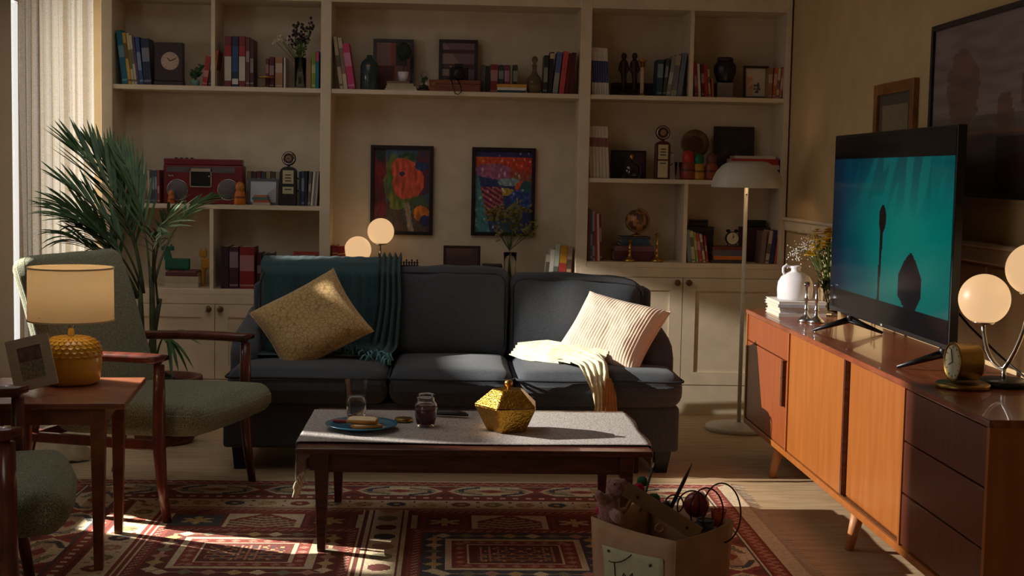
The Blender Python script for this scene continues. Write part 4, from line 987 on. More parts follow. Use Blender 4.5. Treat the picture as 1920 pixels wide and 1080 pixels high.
def fp(px_, py_, off=.004):      # a point of the front panel below the given photo pixel
    d = ray(px_, py_); nr_ = Vector((bF.y-bL.y, -(bF.x-bL.x), 0)).normalized(); a0 = Vector((bL.x, bL.y, 0))
    t = (a0-CAM).dot(nr_)/d.dot(nr_); q = CAM+d*t
    e = Vector((bF.x-bL.x, bF.y-bL.y, 0)); u = (q-a0).dot(e)/e.dot(e); v = (q.z-.012)/(ZB-.012)
    return front(max(0, min(1, u)), v, off)
sheet = MB(); SW = [fp(1131, 1019), fp(1247, 1047), fp(1247, 1150), fp(1133, 1135)]
def shf(u, v):
    a = 1131+116*u; y = 1019+28*u+v*(116-0*u); return fp(a+v*2, y, .0035+.004*max(0, .08-v)*10*(abs(u-.5) > .45))
o = sheet.grid(shf, 10, 10).build('drawing_paper', mat('drawing_paper', (192, 190, 156), .9), bag, True); sd = o.modifiers.new('t', 'SOLIDIFY'); sd.thickness = .0006
INK = cm((34, 36, 34), .7)
def ink(pts, r=.0016): MB().tube([fp(x, y, .0062) for x, y in pts], r, 5).build('ink_line', INK, o)
ink([(1144, 1049), (1150, 1051), (1160, 1051), (1170, 1049), (1178, 1045), (1185, 1040), (1189, 1036)])
ink([(1155, 1051), (1156, 1062), (1156, 1072), (1157, 1084), (1158, 1100)])
ink([(1171, 1080), (1174, 1072), (1178, 1078), (1184, 1079), (1191, 1072), (1190, 1080), (1192, 1090)])
for sx, sy in ((1144, 1030), (1224, 1058)):
    for k in range(3):
        a = k*PI/3+.3; ink([(sx-3.2*math.cos(a), sy-3.2*math.sin(a)), (sx+3.2*math.cos(a), sy+3.2*math.sin(a))], .0012)
# what sticks out of the bag
PLUSH = mat('pink_plush', (176, 128, 118), 1, c2=(150, 104, 96), scale=120, bump=.8, bscale=160, sheen=.4)
YB_ = 4.17
bn = thing('plush_toy', 'pink plush animal peeping out of the left side of the paper bag', 'plush toy', aty(1146, 990, YB_))
def P(px_, py_, Y=YB_): return aty(px_, py_, Y)
MB().ball(P(1156, 914), .031, 20, 14, (1, .9, 1)).build('head', PLUSH, bn, True)
for x in (1144, 1168): MB().ball(P(x, 904), .011, 12, 8).build('ear', PLUSH, bn, True)
MB().tube([P(1148, 928), P(1140, 945), P(1142, 968), P(1148, 1000)], [.020, .034, .036, .03], 14).build('body', PLUSH, bn, True)
MB().tube([P(1134, 938, 4.15), P(1124, 930, 4.13), P(1121, 924, 4.12)], [.018, .014, .010], 10).build('arm', PLUSH, bn, True)
MB().tube([P(1150, 962, 4.12), P(1158, 970, 4.08), P(1163, 973, 4.06)], [.016, .018, .017], 10).build('leg', PLUSH, bn, True)
MB().ball(P(1160, 914, 4.142), .007, 10, 6).build('muzzle', cm((130, 84, 80), 1), bn, True)
for x in (1152, 1164): MB().ball(P(x, 908, 4.142), .0028, 8, 6).build('eye', BLACKM, bn, True)
a, b = P(1172, 916, 4.13), P(1312, 1003, 4.02)
ax = (b-a).normalized(); up_ = Vector((.30, -.35, .9)); up_ = (up_-ax*up_.dot(ax)).normalized(); nn = ax.cross(up_)
pk = thing('wooden_bar', 'brown wooden bar with two holes lying across the paper bag', 'wooden bar', a.lerp(b, .5)-Vector((0, 0, .05)))
hw = .026; mb = MB()
mb.add([a-up_*hw-nn*.004, b-up_*hw-nn*.004, b+up_*hw-nn*.004, a+up_*hw-nn*.004, a-up_*hw+nn*.004, b-up_*hw+nn*.004, b+up_*hw+nn*.004, a+up_*hw+nn*.004], [(0, 1, 2, 3), (7, 6, 5, 4), (0, 4, 5, 1), (1, 5, 6, 2), (2, 6, 7, 3), (3, 7, 4, 0)])
mb.build('bar', mat('toy_wood', (120, 84, 44), .6, c2=(98, 66, 34), scale=12), pk, bevel=.003)
for f in (.18, .84):
    c = a.lerp(b, f)
    for s in (-1, 1): MB().add([c+nn*s*.0045+ax*.005*math.cos(k*PI/4)+up_*.005*math.sin(k*PI/4) for k in range(8)], [tuple(range(8))]).build('hole', BLACKM, pk)
MB().tube([a.lerp(b, .12)-up_*.02, a.lerp(b, .11)-up_*.06, a.lerp(b, .08)-up_*.095], .006, 8).build('strap', cm((132, 96, 56), .8), pk, True)
def pom(label, px_, py_, r, col, Y=4.2):
    m_ = MB(); c = P(px_, py_, Y); m_.ball(c, r, 18, 12)
    m_.v = [tuple(Vector(v)+(Vector(v)-c)*.22*noise.noise(Vector(v)*140)) for v in m_.v]
    tag(m_.build('pompom', cm(col, 1), None, True), label, 'pompom', 'pompoms in the paper bag')
pom('green pompom above the red one in the paper bag', 1204, 903, .0165, (40, 92, 58), 4.2)
pom('red pompom beside the plush animal in the paper bag', 1197, 918, .0195, (170, 36, 66), 4.17)
pom('pink pompom hanging over the left edge of the paper bag', 1124, 956, .014, (206, 52, 100), 4.17)
pom('green pompom behind the wooden bar in the paper bag', 1225, 938, .022, (66, 110, 70), 4.2)
t = thing('pencil', 'green pencil standing upright in the paper bag', 'pencil', P(1196, 960, 4.26)); a, b = P(1200, 960, 4.27), P(1224, 876, 4.27); d = (b-a).normalized()
MB().tube([a, b], .004, 6).build('shaft', cm((62, 84, 58), .5), t); MB().tube([b, b+d*.016], [.004, .0008], 6).build('tip', cm((206, 190, 160), .6), t)
t = thing('knitting_needles', 'dark pointed needle pair sticking up from the paper bag', 'needles', P(1256, 965, 4.2))
for dx in (0, 4): a, b = P(1252+dx, 960, 4.2), P(1298-dx*.2, 868+dx, 4.24); MB().tube([a, a.lerp(b, .7), b], [.0035, .0045, .0008], 6).build('needle', cm((52, 40, 42), .35), t, True)
MB().ball(P(1249, 946, 4.18), .013, 10, 8).build('needle_cap', cm((40, 42, 58), .4), t, True)
t = thing('toy_ball', 'dark orange toy ball under the wire loops in the paper bag', 'ball', P(1306, 990, 4.2))
MB().ball(P(1306, 946, 4.2), .040, 26, 18).build('shell', mat('amber_plastic', (150, 56, 30), .25, c2=(120, 40, 22), scale=10), t, True)
MB().lathe([(.0405, -.003), (.042, 0), (.0405, .003)], P(1306, 946, 4.2), 26, 'x', cap=False).build('seam', cm((70, 24, 20), .4), t, True)
t = thing('toy_cup', 'orange plastic cup at the right side of the paper bag', 'cup', P(1346, 985, 4.2)); c = P(1347, 985, 4.2)
MB().lathe([(.001, 0), (.020, 0), (.025, .045), (.023, .045), (.018, .004), (.001, .003)], c, 20, cap=False).build('cup', cm((206, 84, 36), .45), t, True); MB().lathe([(.025, .042), (.0265, .045), (.025, .048)], c, 20, cap=False).build('lip', cm((206, 84, 36), .45), t, True)
t = thing('toy_cylinder', 'grey plastic drum between the ball and the orange cup', 'toy', P(1322, 995, 4.14)); c = P(1322, 996, 4.14)
MB().lathe([(.001, 0), (.026, 0), (.026, .035), (.001, .035)], c, 20, cap=False).build('drum', cm((84, 82, 92), .4), t, True); MB().lathe([(.026, .030), (.028, .033), (.026, .036)], c, 20, cap=False).build('rim', cm((60, 58, 70), .4), t, True)
t = thing('wooden_ring', 'small wooden ring lying below the wooden bar', 'ring', P(1237, 990, 4.1)); c = P(1237, 990, 4.1)
MB().tube([c+Vector((.012*math.cos(k*PI/8), 0, .012*math.sin(k*PI/8))) for k in range(18)], .0045, 8).build('ring', cm((156, 104, 56), .5), t, True)
t = thing('wire_coil', 'dark red cable looped over the right edge of the paper bag', 'cable', P(1340, 1000, 4.15))
for cx_, cy_, rx, ry, Y0 in ((1353, 962, 36, 56, 4.08), (1325, 958, 31, 43, 4.14), (1298, 950, 28, 30, 4.2), (1264, 945, 17, 17, 4.22)):
    MB().tube([aty(cx_+rx*math.cos(k*PI/16+.4), cy_+ry*math.sin(k*PI/16+.4), Y0+.03*math.sin(k*PI/16)) for k in range(34)], .0026, 7).build('loop', cm((78, 26, 30), .4), t, True)

# ------------------------------------------------------------------ books and ornaments on the shelves
NTH = ['first', 'second', 'third', 'fourth', 'fifth', 'sixth', 'seventh', 'eighth', 'ninth', 'tenth', 'eleventh', 'twelfth', 'thirteenth', 'fourteenth', 'fifteenth']
RB = random.Random(3)
def cname(c):
    r, g, b = c; mx, mn = max(c), min(c)
    if mx < 62: return 'black' if mx-mn < 16 else ('dark blue' if b == mx else ('dark red' if r == mx else 'dark green'))
    if mx-mn < 24: return 'white' if mn > 170 else 'grey'
    if r == mx and g > b+20 and g > r*.72: return 'yellow' if b < 120 else 'cream'
    if r == mx and g > r*.80: return 'cream'
    if r == mx: return ('pink' if b > g+24 and r > 150 else ('orange' if g > r*.45 and r > 130 else ('brown' if g > r*.52 else ('red' if r > 115 else 'dark red'))))
    if g == mx: return 'green' if b < g*.85 else 'teal'
    return 'teal' if g > b*.72 else ('purple' if r > b*.7 else 'blue')
def books(desc, zs, Yf, specs, dep=.17):
    for k, sp in enumerate(specs):
        x0, x1, yt, col = sp[:4]; lean_px = sp[4] if len(sp) > 4 else 0; bands = sp[5] if len(sp) > 5 else None
        a = aty(x0, yt, Yf); b = aty(x1, yt, Yf); H = a.z-zs; base0 = aty(x0, 500, Yf).x; dx = aty(x0+lean_px, yt, Yf).x-a.x
        th_ = math.atan2(dx, H); L = H/math.cos(th_); t_ = (b.x-a.x)*math.cos(th_)*.97
        lab = '%s book, %s from left in the %s' % (cname(col), NTH[k], desc)
        o = thing('book', lab, 'book', (0, 0, 0), (0, th_, 0), 'books in the '+desc)
        xc = (a.x+b.x)/2; o.location = (xc, Yf+dep/2, zs+.001+abs(math.sin(th_))*t_/2)
        hd = .0016; hx = t_/2; d2 = dep/2-random.uniform(0, .02); c = cm(col, .5)
        MB().box(-hx, -hx+hd, -dep/2, d2, 0, L).box(hx-hd, hx, -dep/2, d2, 0, L).box(-hx+hd, hx-hd, -dep/2, -dep/2+hd, 0, L).build('cover', c, o, world=False)
        B(-hx+hd, hx-hd, -dep/2+hd, d2-.004, .003, L-.003).build('pages', PAGES, o, world=False)
        if not bands and t_ > .012 and RB.random() < .75:      # printed title block
            tc_ = tuple(int(v+(230-v)*.45) for v in col) if sum(col) < 420 else tuple(int(v*.55) for v in col); a0 = RB.choice((.30, .42, .50)); bands = [(a0, a0+RB.choice((.22, .30, .38)), tc_), (.06, .10, tc_)]
        for z0, z1, bc in (bands or []):
            B(-hx+.0005, hx-.0005, -dep/2-.0008, -dep/2+.0001, L*z0, L*z1).build('spine_label', cm(bc, .5), o, world=False)
def stack(desc, px0, px1, Yf, zs, specs, dep=.17):
    z = zs; ow = ['lowest', 'second', 'third', 'fourth', 'fifth', 'sixth']
    for k, (t_, col, i0, i1) in enumerate(specs):
        a, b = aty(px0+i0, 300, Yf).x, aty(px1-i1, 300, Yf).x
        w_ = ow[k] if k < len(specs)-1 or len(specs) == 1 else 'topmost'
        flatbook('%s %s book in the %s' % (w_, cname(col), desc), a, b, Yf, Yf+dep, z+.0005, t_, col, 'books in the '+desc); z += t_+.0005
    return z
W_, CRM, TEA, YL, NV, RD, DR, BK, BR_, TN = (214, 208, 196), (206, 186, 146), (24, 112, 140), (206, 168, 64), (38, 46, 78), (170, 44, 42), (92, 30, 32), (36, 32, 34), (128, 84, 52), (160, 124, 92)
GRY, GN, PK, OR, BL = (128, 122, 120), (52, 84, 60), (206, 60, 112), (190, 96, 44), (48, 76, 130)
YS = 8.165
books('row left of the wooden clock', Z1, YS, [(229, 240, 58, TEA, -12), (240.5, 246.5, 62, YL, -12), (247, 252, 63, CRM, -11), (252.5, 257, 67, (196, 190, 160), -11), (257.5, 261, 70, (96, 74, 110), -10), (261.5, 269, 70, BL, -9), (269.5, 284, 73, NV, -6)])
books('short row right of the wooden clock', Z1, YS, [(378, 388, 106, RD, 8), (390, 396, 104, BK, 6), (396.5, 401, 95, OR, 9)])
books('encyclopedia set on the upper left shelf', Z1, YS, [(421, 434, 68, (120, 44, 46), 0, [(.12, .60, (206, 196, 180)), (.62, .80, RD)]), (435, 447, 68, NV, 0, [(.30, .8, BL), (.05, .16, W_)]), (448, 460, 68, (126, 46, 46), 0, [(.12, .60, (206, 196, 180)), (.62, .80, RD)]), (461, 468, 70, (104, 50, 48)), (469, 475.5, 74, (76, 40, 36))])
books('row left of the dark flower vase', Z1, YS+.03, [(498, 504, 110, (110, 36, 34)), (505, 514, 107, DR), (516, 530, 107, (176, 124, 84)), (532, 535.5, 108, W_)])
books('trio right of the dark flowers', Z1, YS, [(575, 583, 110, TN), (584, 592, 97, (128, 150, 40)), (592.5, 598, 96, TEA, 0, [(.72, .98, PK)])])
books('leaning group left of the teal flask', Z1, YS, [(638, 645, 69, (190, 172, 140), -14), (645.5, 653, 72, (200, 184, 156), -13, [(.3, .8, (140, 110, 84))]), (654, 667, 83, PK, -13)])
books('small row left of the decanter', Z1, YS+.06, [(903, 910, 122, (74, 70, 62)), (911, 919, 124, BK), (920, 934, 121, (140, 36, 38)), (935, 945, 122, (52, 50, 48)), (946, 956, 122, (120, 44, 84)), (957, 961, 122, (150, 140, 90)), (962, 971, 122, (54, 52, 46))], .12)
books('row right of the glass decanter', Z1, YS, [(1019, 1027, 104, (44, 50, 46), 2), (1028, 1036, 98, BK, 4, [(.84, .97, CRM)]), (1037, 1047, 98, (84, 100, 150), 8, [(.02, .5, (150, 148, 140))]), (1049, 1059, 97, (196, 74, 76), 8), (1060, 1067, 100, (96, 28, 30), 7), (1068, 1076, 99, (88, 26, 36), 5)])
books('blue banded series on the upper right shelf', Z1, YS, [(1112+4.6*k, 1116.3+4.6*k, 89+k*.3, W_ if k % 2 else (206, 196, 184), -3-.3*k, [(.26, .72, (36, 52, 110))]) for k in range(7)])
books('leaning row beside the brass candle holder', Z1, YS, [(1232, 1243, 112, (36, 66, 80), 2), (1244, 1250, 110, (64, 70, 56), 6), (1250.5, 1258, 106, (140, 134, 124), 10), (1259, 1270, 104, (168, 156, 130), 8, [(.15, .75, (120, 112, 120))]), (1271, 1280, 100, (110, 116, 130), 9)])
books('red row left of the black jar', Z1, YS, [(1299, 1304, 115, (40, 84, 84), -4), (1305, 1310.5, 116, RD, -5), (1311, 1316, 120, W_, -4), (1317, 1323, 121, DR, -3), (1324, 1330, 121, RD, -5), (1331, 1335, 130, (180, 150, 120), -5), (1336, 1339, 148, OR, -2)])
books('row right of the framed sketch', Z1, YS, [(1441, 1449, 128, (160, 110, 80), 1), (1450, 1456, 127, (190, 100, 60), 3), (1456.5, 1462, 128, (206, 180, 150), 3), (1462.5, 1467, 128, (200, 120, 84), 4), (1467.5, 1474, 126, (40, 36, 46), 1)])
# left bay, middle shelf
books('thin row left of the red radio', ZM, YS, [(240+4.6*k, 244.2+4.6*k, 320+random.uniform(-2, 2), random.choice([(190, 170, 150), (150, 60, 56), (70, 74, 84), (206, 196, 180), (120, 90, 70), (60, 84, 100)]), -1) for k in range(13)], .14)
books('row behind the silver photo frame', ZM, YS+.11, [(463, 471, 321, (150, 130, 90)), (472, 480, 322, (70, 66, 60)), (481, 489, 321, (110, 44, 44)), (490, 498, 322, (62, 70, 84)), (499, 507, 321, (160, 140, 100)), (508, 516, 322, (96, 84, 66)), (517, 524, 322, (160, 150, 130))], .13)
books('dark row right of the black petrol pump', ZM, YS, [(560, 564, 322, (44, 48, 60)), (565, 571, 321, (40, 56, 96)), (572, 576, 321, (50, 44, 52)), (577, 582, 322, (110, 104, 96), 3), (582.5, 586.5, 322, W_, 5), (587, 590, 322, GRY, 5), (590.5, 594, 322, (180, 174, 166), 4)])
books('tall leather set on the lower left shelf', ZCL, YS, [(414, 429, 462, (56, 28, 44)), (430, 447, 463, (66, 34, 50)), (449, 477, 463, (140, 34, 36))], .2)
books('short dark row behind the sofa arm', ZCL, YS+.04, [(482, 490, 474, (80, 30, 30)), (491, 498, 476, (52, 56, 44)), (499, 512, 475, (70, 66, 62))])
# middle bay, ledge behind the sofa
books('red leather pair beside the globe lamp', .72, YS, [(627, 637, 461, (150, 34, 32), -5, [(.72, .76, BRASS and (206, 160, 80)), (.80, .83, (206, 160, 80))]), (640, 655, 463, (150, 34, 32), -9, [(.72, .76, (206, 160, 80)), (.80, .83, (206, 160, 80))])])
books('pale row above the sofa back', .72, YS, [(1019, 1026, 478, (186, 176, 158), 6), (1027, 1035, 468, W_, 6), (1036, 1045, 458, (186, 194, 176), 6), (1046, 1060, 462, (196, 140, 44), 5, [(.0, .62, (176, 60, 52))]), (1061, 1070, 464, (180, 150, 122), 4)])
# right bay
books('white series on the middle right shelf', Z2, YS, [(1108+6.2*k, 1113.8+6.2*k, 236+k*.4, (206, 192, 172), -4-.3*k, [(.60, .78, (140, 84, 76))]) for k in range(6)])
books('thin row left of the globe', ZCR, YS, [(1104+4.6*k, 1108.2+4.6*k, 392+2.2*k, c_, -1-.6*k) for k, c_ in enumerate(((110, 76, 90), (84, 110, 116), (160, 160, 150), (166, 44, 50), (206, 196, 176), (110, 34, 38)))])
books('leaning picture books left of the alarm clock', ZCR, YS, [(1291, 1298, 432, (140, 170, 180), -5), (1299, 1306, 434, (206, 196, 160), -7), (1307, 1312, 436, (150, 160, 60), -8), (1313, 1319, 438, (190, 60, 56), -9), (1320, 1325, 440, (206, 186, 150), -9), (1326, 1330, 443, (170, 44, 42), -7)])
books('row right of the dark red box', ZCR, YS, [(1426, 1435, 434, (130, 104, 96), 4), (1436, 1443, 433, (200, 170, 150), 8), (1444, 1452, 432, (46, 48, 90), 6), (1453, 1460, 431, (180, 84, 66), 7), (1461, 1466, 430, (110, 60, 60), 4), (1467, 1472, 430, (44, 48, 50), 3)])
z_a = stack('flat pale stack under the topiary pot', 720, 780, YS, Z1, [(.012, (206, 190, 160), 0, 0), (.014, (190, 172, 140), 2, 2), (.014, (176, 160, 130), 4, 6), (.012, (130, 96, 76), 3, 14)])
z_y = stack('flat stack left of the decanter', 929, 985, YS-.02, Z1, [(.014, (60, 70, 84), 2, 2), (.016, W_, 1, 1), (.018, (206, 150, 56), 0, 0)], .09)
z_s = stack('little stack in front of the silver photo frame', 473, 507, YS-.02, ZM, [(.016, (190, 170, 150), 0, 0), (.014, (180, 90, 70), 2, 2), (.014, (76, 120, 124), 0, 4), (.012, (176, 120, 84), 3, 6)], .08)
z_g = stack('flat stack under the green animal', 308, 372, YS, ZCL, [(.026, (196, 180, 150), 0, 0), (.040, (186, 170, 140), 0, 0), (.022, (96, 50, 52), 2, 2), (.008, (130, 84, 80), 4, 4)])
z_r = stack('stack behind the floor lamp shade', 1372, 1462, YS, Z2, [(.036, (206, 190, 160), 8, 0), (.030, (170, 150, 120), 6, 4), (.028, (196, 176, 150), 4, 0), (.034, (176, 44, 48), 0, 2), (.016, (206, 196, 180), 6, 8)])
z_b = stack('big flat stack under the globe', 1155, 1232, YS+.03, ZCR, [(.060, (84, 32, 38), 0, 0), (.030, (120, 76, 84), 2, 1), (.018, (52, 60, 86), 12, 8), (.020, (44, 84, 100), 14, 10), (.016, (60, 56, 60), 13, 8)])
z_c = stack('flat stack under the alarm clock', 1342, 1404, YS, ZCR, [(.020, (54, 50, 50), 0, 0), (.022, (206, 110, 40), 2, 2), (.034, (96, 92, 104), 1, 0), (.020, (110, 40, 38), 0, 4)])

# ornaments ------------------------------------------------------------------
def pframe(label, px0, px1, py0, Yb, zs, bw, fm, fn, tilt=6, nx=30, ny=36, name='picture_frame', cat='picture frame', mw=0, mc=(200, 190, 170)):
    a, b = aty(px0, 300, Yb).x, aty(px1, 300, Yb).x; H = aty((px0+px1)/2, py0, Yb).z-zs; w_ = b-a; d = .016
    t = thing(name, label, cat, ((a+b)/2, Yb, zs+.001), (math.radians(-tilt), 0, 0))
    f = MB(); x0, x1 = -w_/2, w_/2
    f.box(x0, x0+bw, 0, d, 0, H).box(x1-bw, x1, 0, d, 0, H).box(x0+bw, x1-bw, 0, d, 0, bw).box(x0+bw, x1-bw, 0, d, H-bw, H); f.build('frame', fm, t, world=False)
    if mw: B(x0+bw, x1-bw, .006, .010, bw, H-bw).build('mount', cm(mc, .8), t, world=False)
    else: B(x0+bw, x1-bw, .008, .012, bw, H-bw).build('backing', BLACKM, t, world=False)
    k = bw+mw; picture(MB(), (x0+k, .005, k), (w_-2*k, 0, 0), (0, 0, H-2*k), nx, ny, fn).build('print', vmat('print'), t, world=False)
    return t
DKF = mat('dark_frame_wood', (52, 32, 30), .4)
def abs1(u, v):
    if u > .55 and v > .5 and u < .9: return (70, 56, 54)
    if v > .5 and u < .45: return (150, 112, 108)
    if u < .55 and v < .5: return (96, 40, 38)
    return (150, 78, 50) if u < .6 else (130, 100, 98)
def abs2(u, v):
    if v < .30 and u < .55: return (70, 58, 58)
    if abs(v-.5) < .05 or abs(v-.82) < .03: return (80, 52, 52)
    if (u-.2)+(v-.3) > .6: return (126, 100, 104)
    return (158, 128, 120)
def sketch(u, v):
    if ((u-.56)/.2)**2+((v-.30)/.22)**2 < 1 and nz(u*9, v*9) > -.1: return (96, 84, 72)
    if u < .34 and v < .75: return mixc((206, 140, 90), (206, 190, 160), nz(u*6, v*6)+.4)
    return (206, 194, 170)
def paleprint(u, v): return (200, 206, 214) if v-u > -.25 else mixc((120, 130, 150), (190, 180, 176), u)
def people(u, v):
    if ((u-.35)/.18)**2+((v-.5)/.3)**2 < 1: return (176, 110, 70)
    return (196, 190, 176)
def dusk(u, v): return mixc((74, 48, 44), (130, 86, 74), max(0, v-.7)*2.5*(1 if u < .8 else .3))
def darkpic(u, v): return mixc((44, 34, 36), (84, 66, 62), nz(u*5, v*5)+.1)
pframe('dark framed abstract print behind the teal flask', 697, 773, 72, 8.355, Z1, .020, DKF, abs1)
pframe('dark framed abstract print behind the black camera', 820, 893, 73, 8.355, Z1, .020, DKF, abs2)
pframe('small framed sketch on the upper right shelf', 1390, 1437, 123, 8.24, Z1, .014, DKF, sketch, mw=.008)
pframe('silver photo frame behind the little book stack', 465, 522, 335, 8.225, ZM, .014, mat('pewter', (96, 96, 100), .35, .7), paleprint)
pframe('red framed photo behind the sofa back', 551, 598, 472, 8.22, ZCL, .018, cm((170, 52, 44), .5), people)
pframe('small dark framed picture above the middle of the sofa', 834, 904, 461, 8.25, .72, .013, DKF, dusk)
pframe('dark picture leaning behind the floor lamp shade', 1339, 1415, 237, 8.37, Z2, .013, DKF, darkpic)
pframe('dark patterned tile behind the round black bottle', 1146, 1212, 282, 8.33, Z2, .010, DKF, lambda u, v: mixc((40, 66, 54), (84, 40, 42), u+nz(u*7, v*7)*.6))
# wall paintings in the middle bay
def paint(label, px0, px1, py0, py1, fn):
    Y = BY-.017; a, b = aty(px0, 356, Y), aty(px1, 356, Y); z1 = aty((px0+px1)/2, py0, Y).z; z0 = aty((px0+px1)/2, py1, Y).z; bw = .022
    t = thing('painting', label, 'painting', ((a.x+b.x)/2, Y, z0)); f = MB(); x0, x1 = a.x, b.x
    f.box(x0, x0+bw, Y-.028, Y, z0, z1).box(x1-bw, x1, Y-.028, Y, z0, z1).box(x0+bw, x1-bw, Y-.028, Y, z0, z0+bw).box(x0+bw, x1-bw, Y-.028, Y, z1-bw, z1)
    f.build('frame', mat('blackish_frame', (36, 26, 28), .4), t, bevel=.002)
    B(x0+bw, x1-bw, Y-.010, Y, z0+bw, z1-bw).build('backing', BLACKM, t)
    picture(MB(), (x0+bw, Y-.012, z0+bw), (x1-x0-2*bw, 0, 0), (0, 0, z1-z0-2*bw), 58, 84, fn).build('canvas', vmat('paint_print', .5), t)
def el(u, v, cx_, cy_, rx, ry, w_=.0, s=0): return ((u-cx_)/rx)**2+((v-cy_)/ry)**2+w_*nz(u*6+s, v*6) < 1
def art1(u, v):
    n = nz(u*5, v*5); n2 = nz(u*18, v*9); c = mixc((60, 84, 116), (76, 104, 120), n+.5)
    if v < .36: c = mixc((112, 44, 40), (60, 84, 66), nz(u*22, v*2)+.45)
    if u < .20: c = mixc((132, 36, 40), (70, 34, 44), n+.3)
    if el(u, v, .11, .93, .09, .09): c = (34, 52, 52)
    if el(u, v, .62, .90, .17, .06, .5): c = (48, 84, 56)
    if el(u, v, .48, .60, .31, .34, .7, 2): c = mixc((130, 124, 44), (84, 110, 60), n+.5)
    if el(u, v, .90, .70, .18, .30, .6, 4): c = mixc((132, 40, 44), (40, 48, 80), n2+.4)
    if el(u, v, .62, .60, .28, .21, .4, 6) or el(u, v, .52, .76, .22, .13, .4, 5): c = mixc((222, 92, 66), (206, 84, 44), n+.3)
    if el(u, v, .50, .70, .05, .03): c = (52, 40, 84)
    if el(u, v, .86, .80, .13, .05, .4): c = (36, 60, 110)
    if el(u, v, .80, .32, .17, .13, .6, 3): c = mixc((92, 110, 50), (44, 60, 96), n2+.3)
    if el(u, v, .86, .22, .13, .10, .5, 8): c = (214, 120, 40)
    if el(u, v, .92, .13, .09, .07): c = (44, 40, 90)
    if abs(u-.60-.25*(.3-v)) < .05 and v < .34: c = (150, 130, 110)
    return tuple(min(255, max(0, k*(1+.35*n2))) for k in c)
def art2(u, v):
    n = nz(u*6+9, v*6); n2 = nz(u*20, v*20+5); c = mixc((40, 48, 110), (60, 84, 120), n+.5)
    if v > .93: c = (42, 44, 104)
    elif v > .80+.05*math.sin(u*5): c = mixc((214, 92, 44), (206, 60, 44), u+n*.4)
    elif v > .66-.14*(u-.3): c = mixc((150, 90, 140), (190, 110, 130), n+.5) if u < .62 else mixc((200, 60, 44), (110, 120, 90), n2+.2+(.75-v)*3)
    if el(u, v, .60, .62, .20, .05, .2): c = (140, 170, 176)
    if el(u, v, .84, .56, .14, .07, .3): c = (214, 84, 44)
    if el(u, v, .55, .50, .16, .045): c = (190, 160, 60)
    if el(u, v, .46, .52, .05, .03): c = (226, 216, 200)
    if .08+.25*(.6-v) < u < .48+.2*(.5-v) and .22 < v < .56: c = (206, 110, 90) if math.sin((u*.7+v*1.6)*62) > .3 else (112, 40, 84)
    if u < .10+.32*(.55-v) and v < .72: c = mixc((70, 130, 140), (96, 150, 150), n+.5)
    if el(u, v, .82, .40, .20, .16, .5, 3): c = mixc((40, 60, 140), (90, 130, 170), n2+.3)
    if el(u, v, .90, .56, .10, .08): c = (44, 90, 96)
    if n2 > .52: c = mixc(c, (226, 206, 190), .6)
    return tuple(min(255, max(0, k*(1+.3*n2))) for k in c)
paint('left of two colourful paintings, with a big orange shape', 695, 812, 273, 440, art1)
paint('right of two colourful paintings, with a blue and red landscape', 884, 1003, 277, 442, art2)

YO = 8.21
def ctr(px_, zs, Y=YO): return Vector((aty(px_, 300, Y).x, Y, zs+.001))
def zat(py_, px_=800, Y=YO): return aty(px_, py_, Y).z
# wooden clock
c = ctr(317, Z1, 8.20); H = zat(80, 317)-Z1; hw = .083
t = thing('mantel_clock', 'square dark wooden clock with a round pale dial', 'clock', c)
B(c.x-hw, c.x+hw, 8.18, 8.26, Z1+.001, Z1+.026).build('plinth', DKF, t, bevel=.003)
o = B(c.x-hw, c.x+hw*.98, 8.19, 8.25, Z1+.026, Z1+H).build('case', DKF, t, bevel=.004); cz = zat(115, 320)
o2 = MB().lathe([(.001, 8.187), (.050, 8.187), (.052, 8.190), (.001, 8.190)], (c.x+.008, 0, cz), 32, 'y', cap=False).build('dial', mat('pale_dial', (196, 168, 150), .5), o)
for L_, a in ((.024, -.7), (.036, 1.15)): MB().tube([(c.x+.008, 8.185, cz), (c.x+.008+L_*math.sin(a), 8.185, cz+L_*math.cos(a))], .0022, 5).build('hand', BLACKM, o2)
for k in range(12): a = k*PI/6; MB().tube([(c.x+.008+.040*math.sin(a), 8.186, cz+.040*math.cos(a)), (c.x+.008+.046*math.sin(a), 8.186, cz+.046*math.cos(a))], .0012, 4).build('hour_mark', BLACKM, o2)
# plant generator
def sprig(parent, base, n, hmin, hmax, spread, m_, leaf=.02, lw=.006, name='sprig', nl=5, head=None, headm=None, hr=.01):
    base = Vector(base)
    for k in range(n):
        a = random.uniform(0, 6.28); s = spread*random.random()**.5; h = random.uniform(hmin, hmax); tip = base+Vector((s*math.cos(a), s*math.sin(a)*.6, h))
        mid = base.lerp(tip, .55)+Vector((-s*.2*math.cos(a), 0, h*.08)); st = MB().tube([base+Vector((random.uniform(-.006, .006), 0, 0)), mid, tip], .0014, 4)
        for i in range(nl):
            f = .35+.65*(i+.5)/nl; p = base.lerp(mid, f*2) if f < .5 else mid.lerp(tip, f*2-1); b = random.uniform(0, 6.28); d = Vector((math.cos(b), math.sin(b)*.7, .5)).normalized(); sd = d.cross(Vector((.1, 1, .3))).normalized()
            st.add([p, p+d*leaf*.5+sd*lw, p+d*leaf, p+d*leaf*.5-sd*lw], [(0, 1, 2, 3)])
        o = st.build(name, m_, parent)
        if head: 
            hm = MB()
            for i in range(head): hm.ball(tip+Vector((random.gauss(0, hr), random.gauss(0, hr), random.gauss(0, hr*1.3))), hr*random.uniform(.45, .8), 7, 5)
            hm.build('blossom', headm, o)
c = ctr(366, Z1)
t = thing('small_plant', 'little green potted plant right of the wooden clock', 'plant', c)
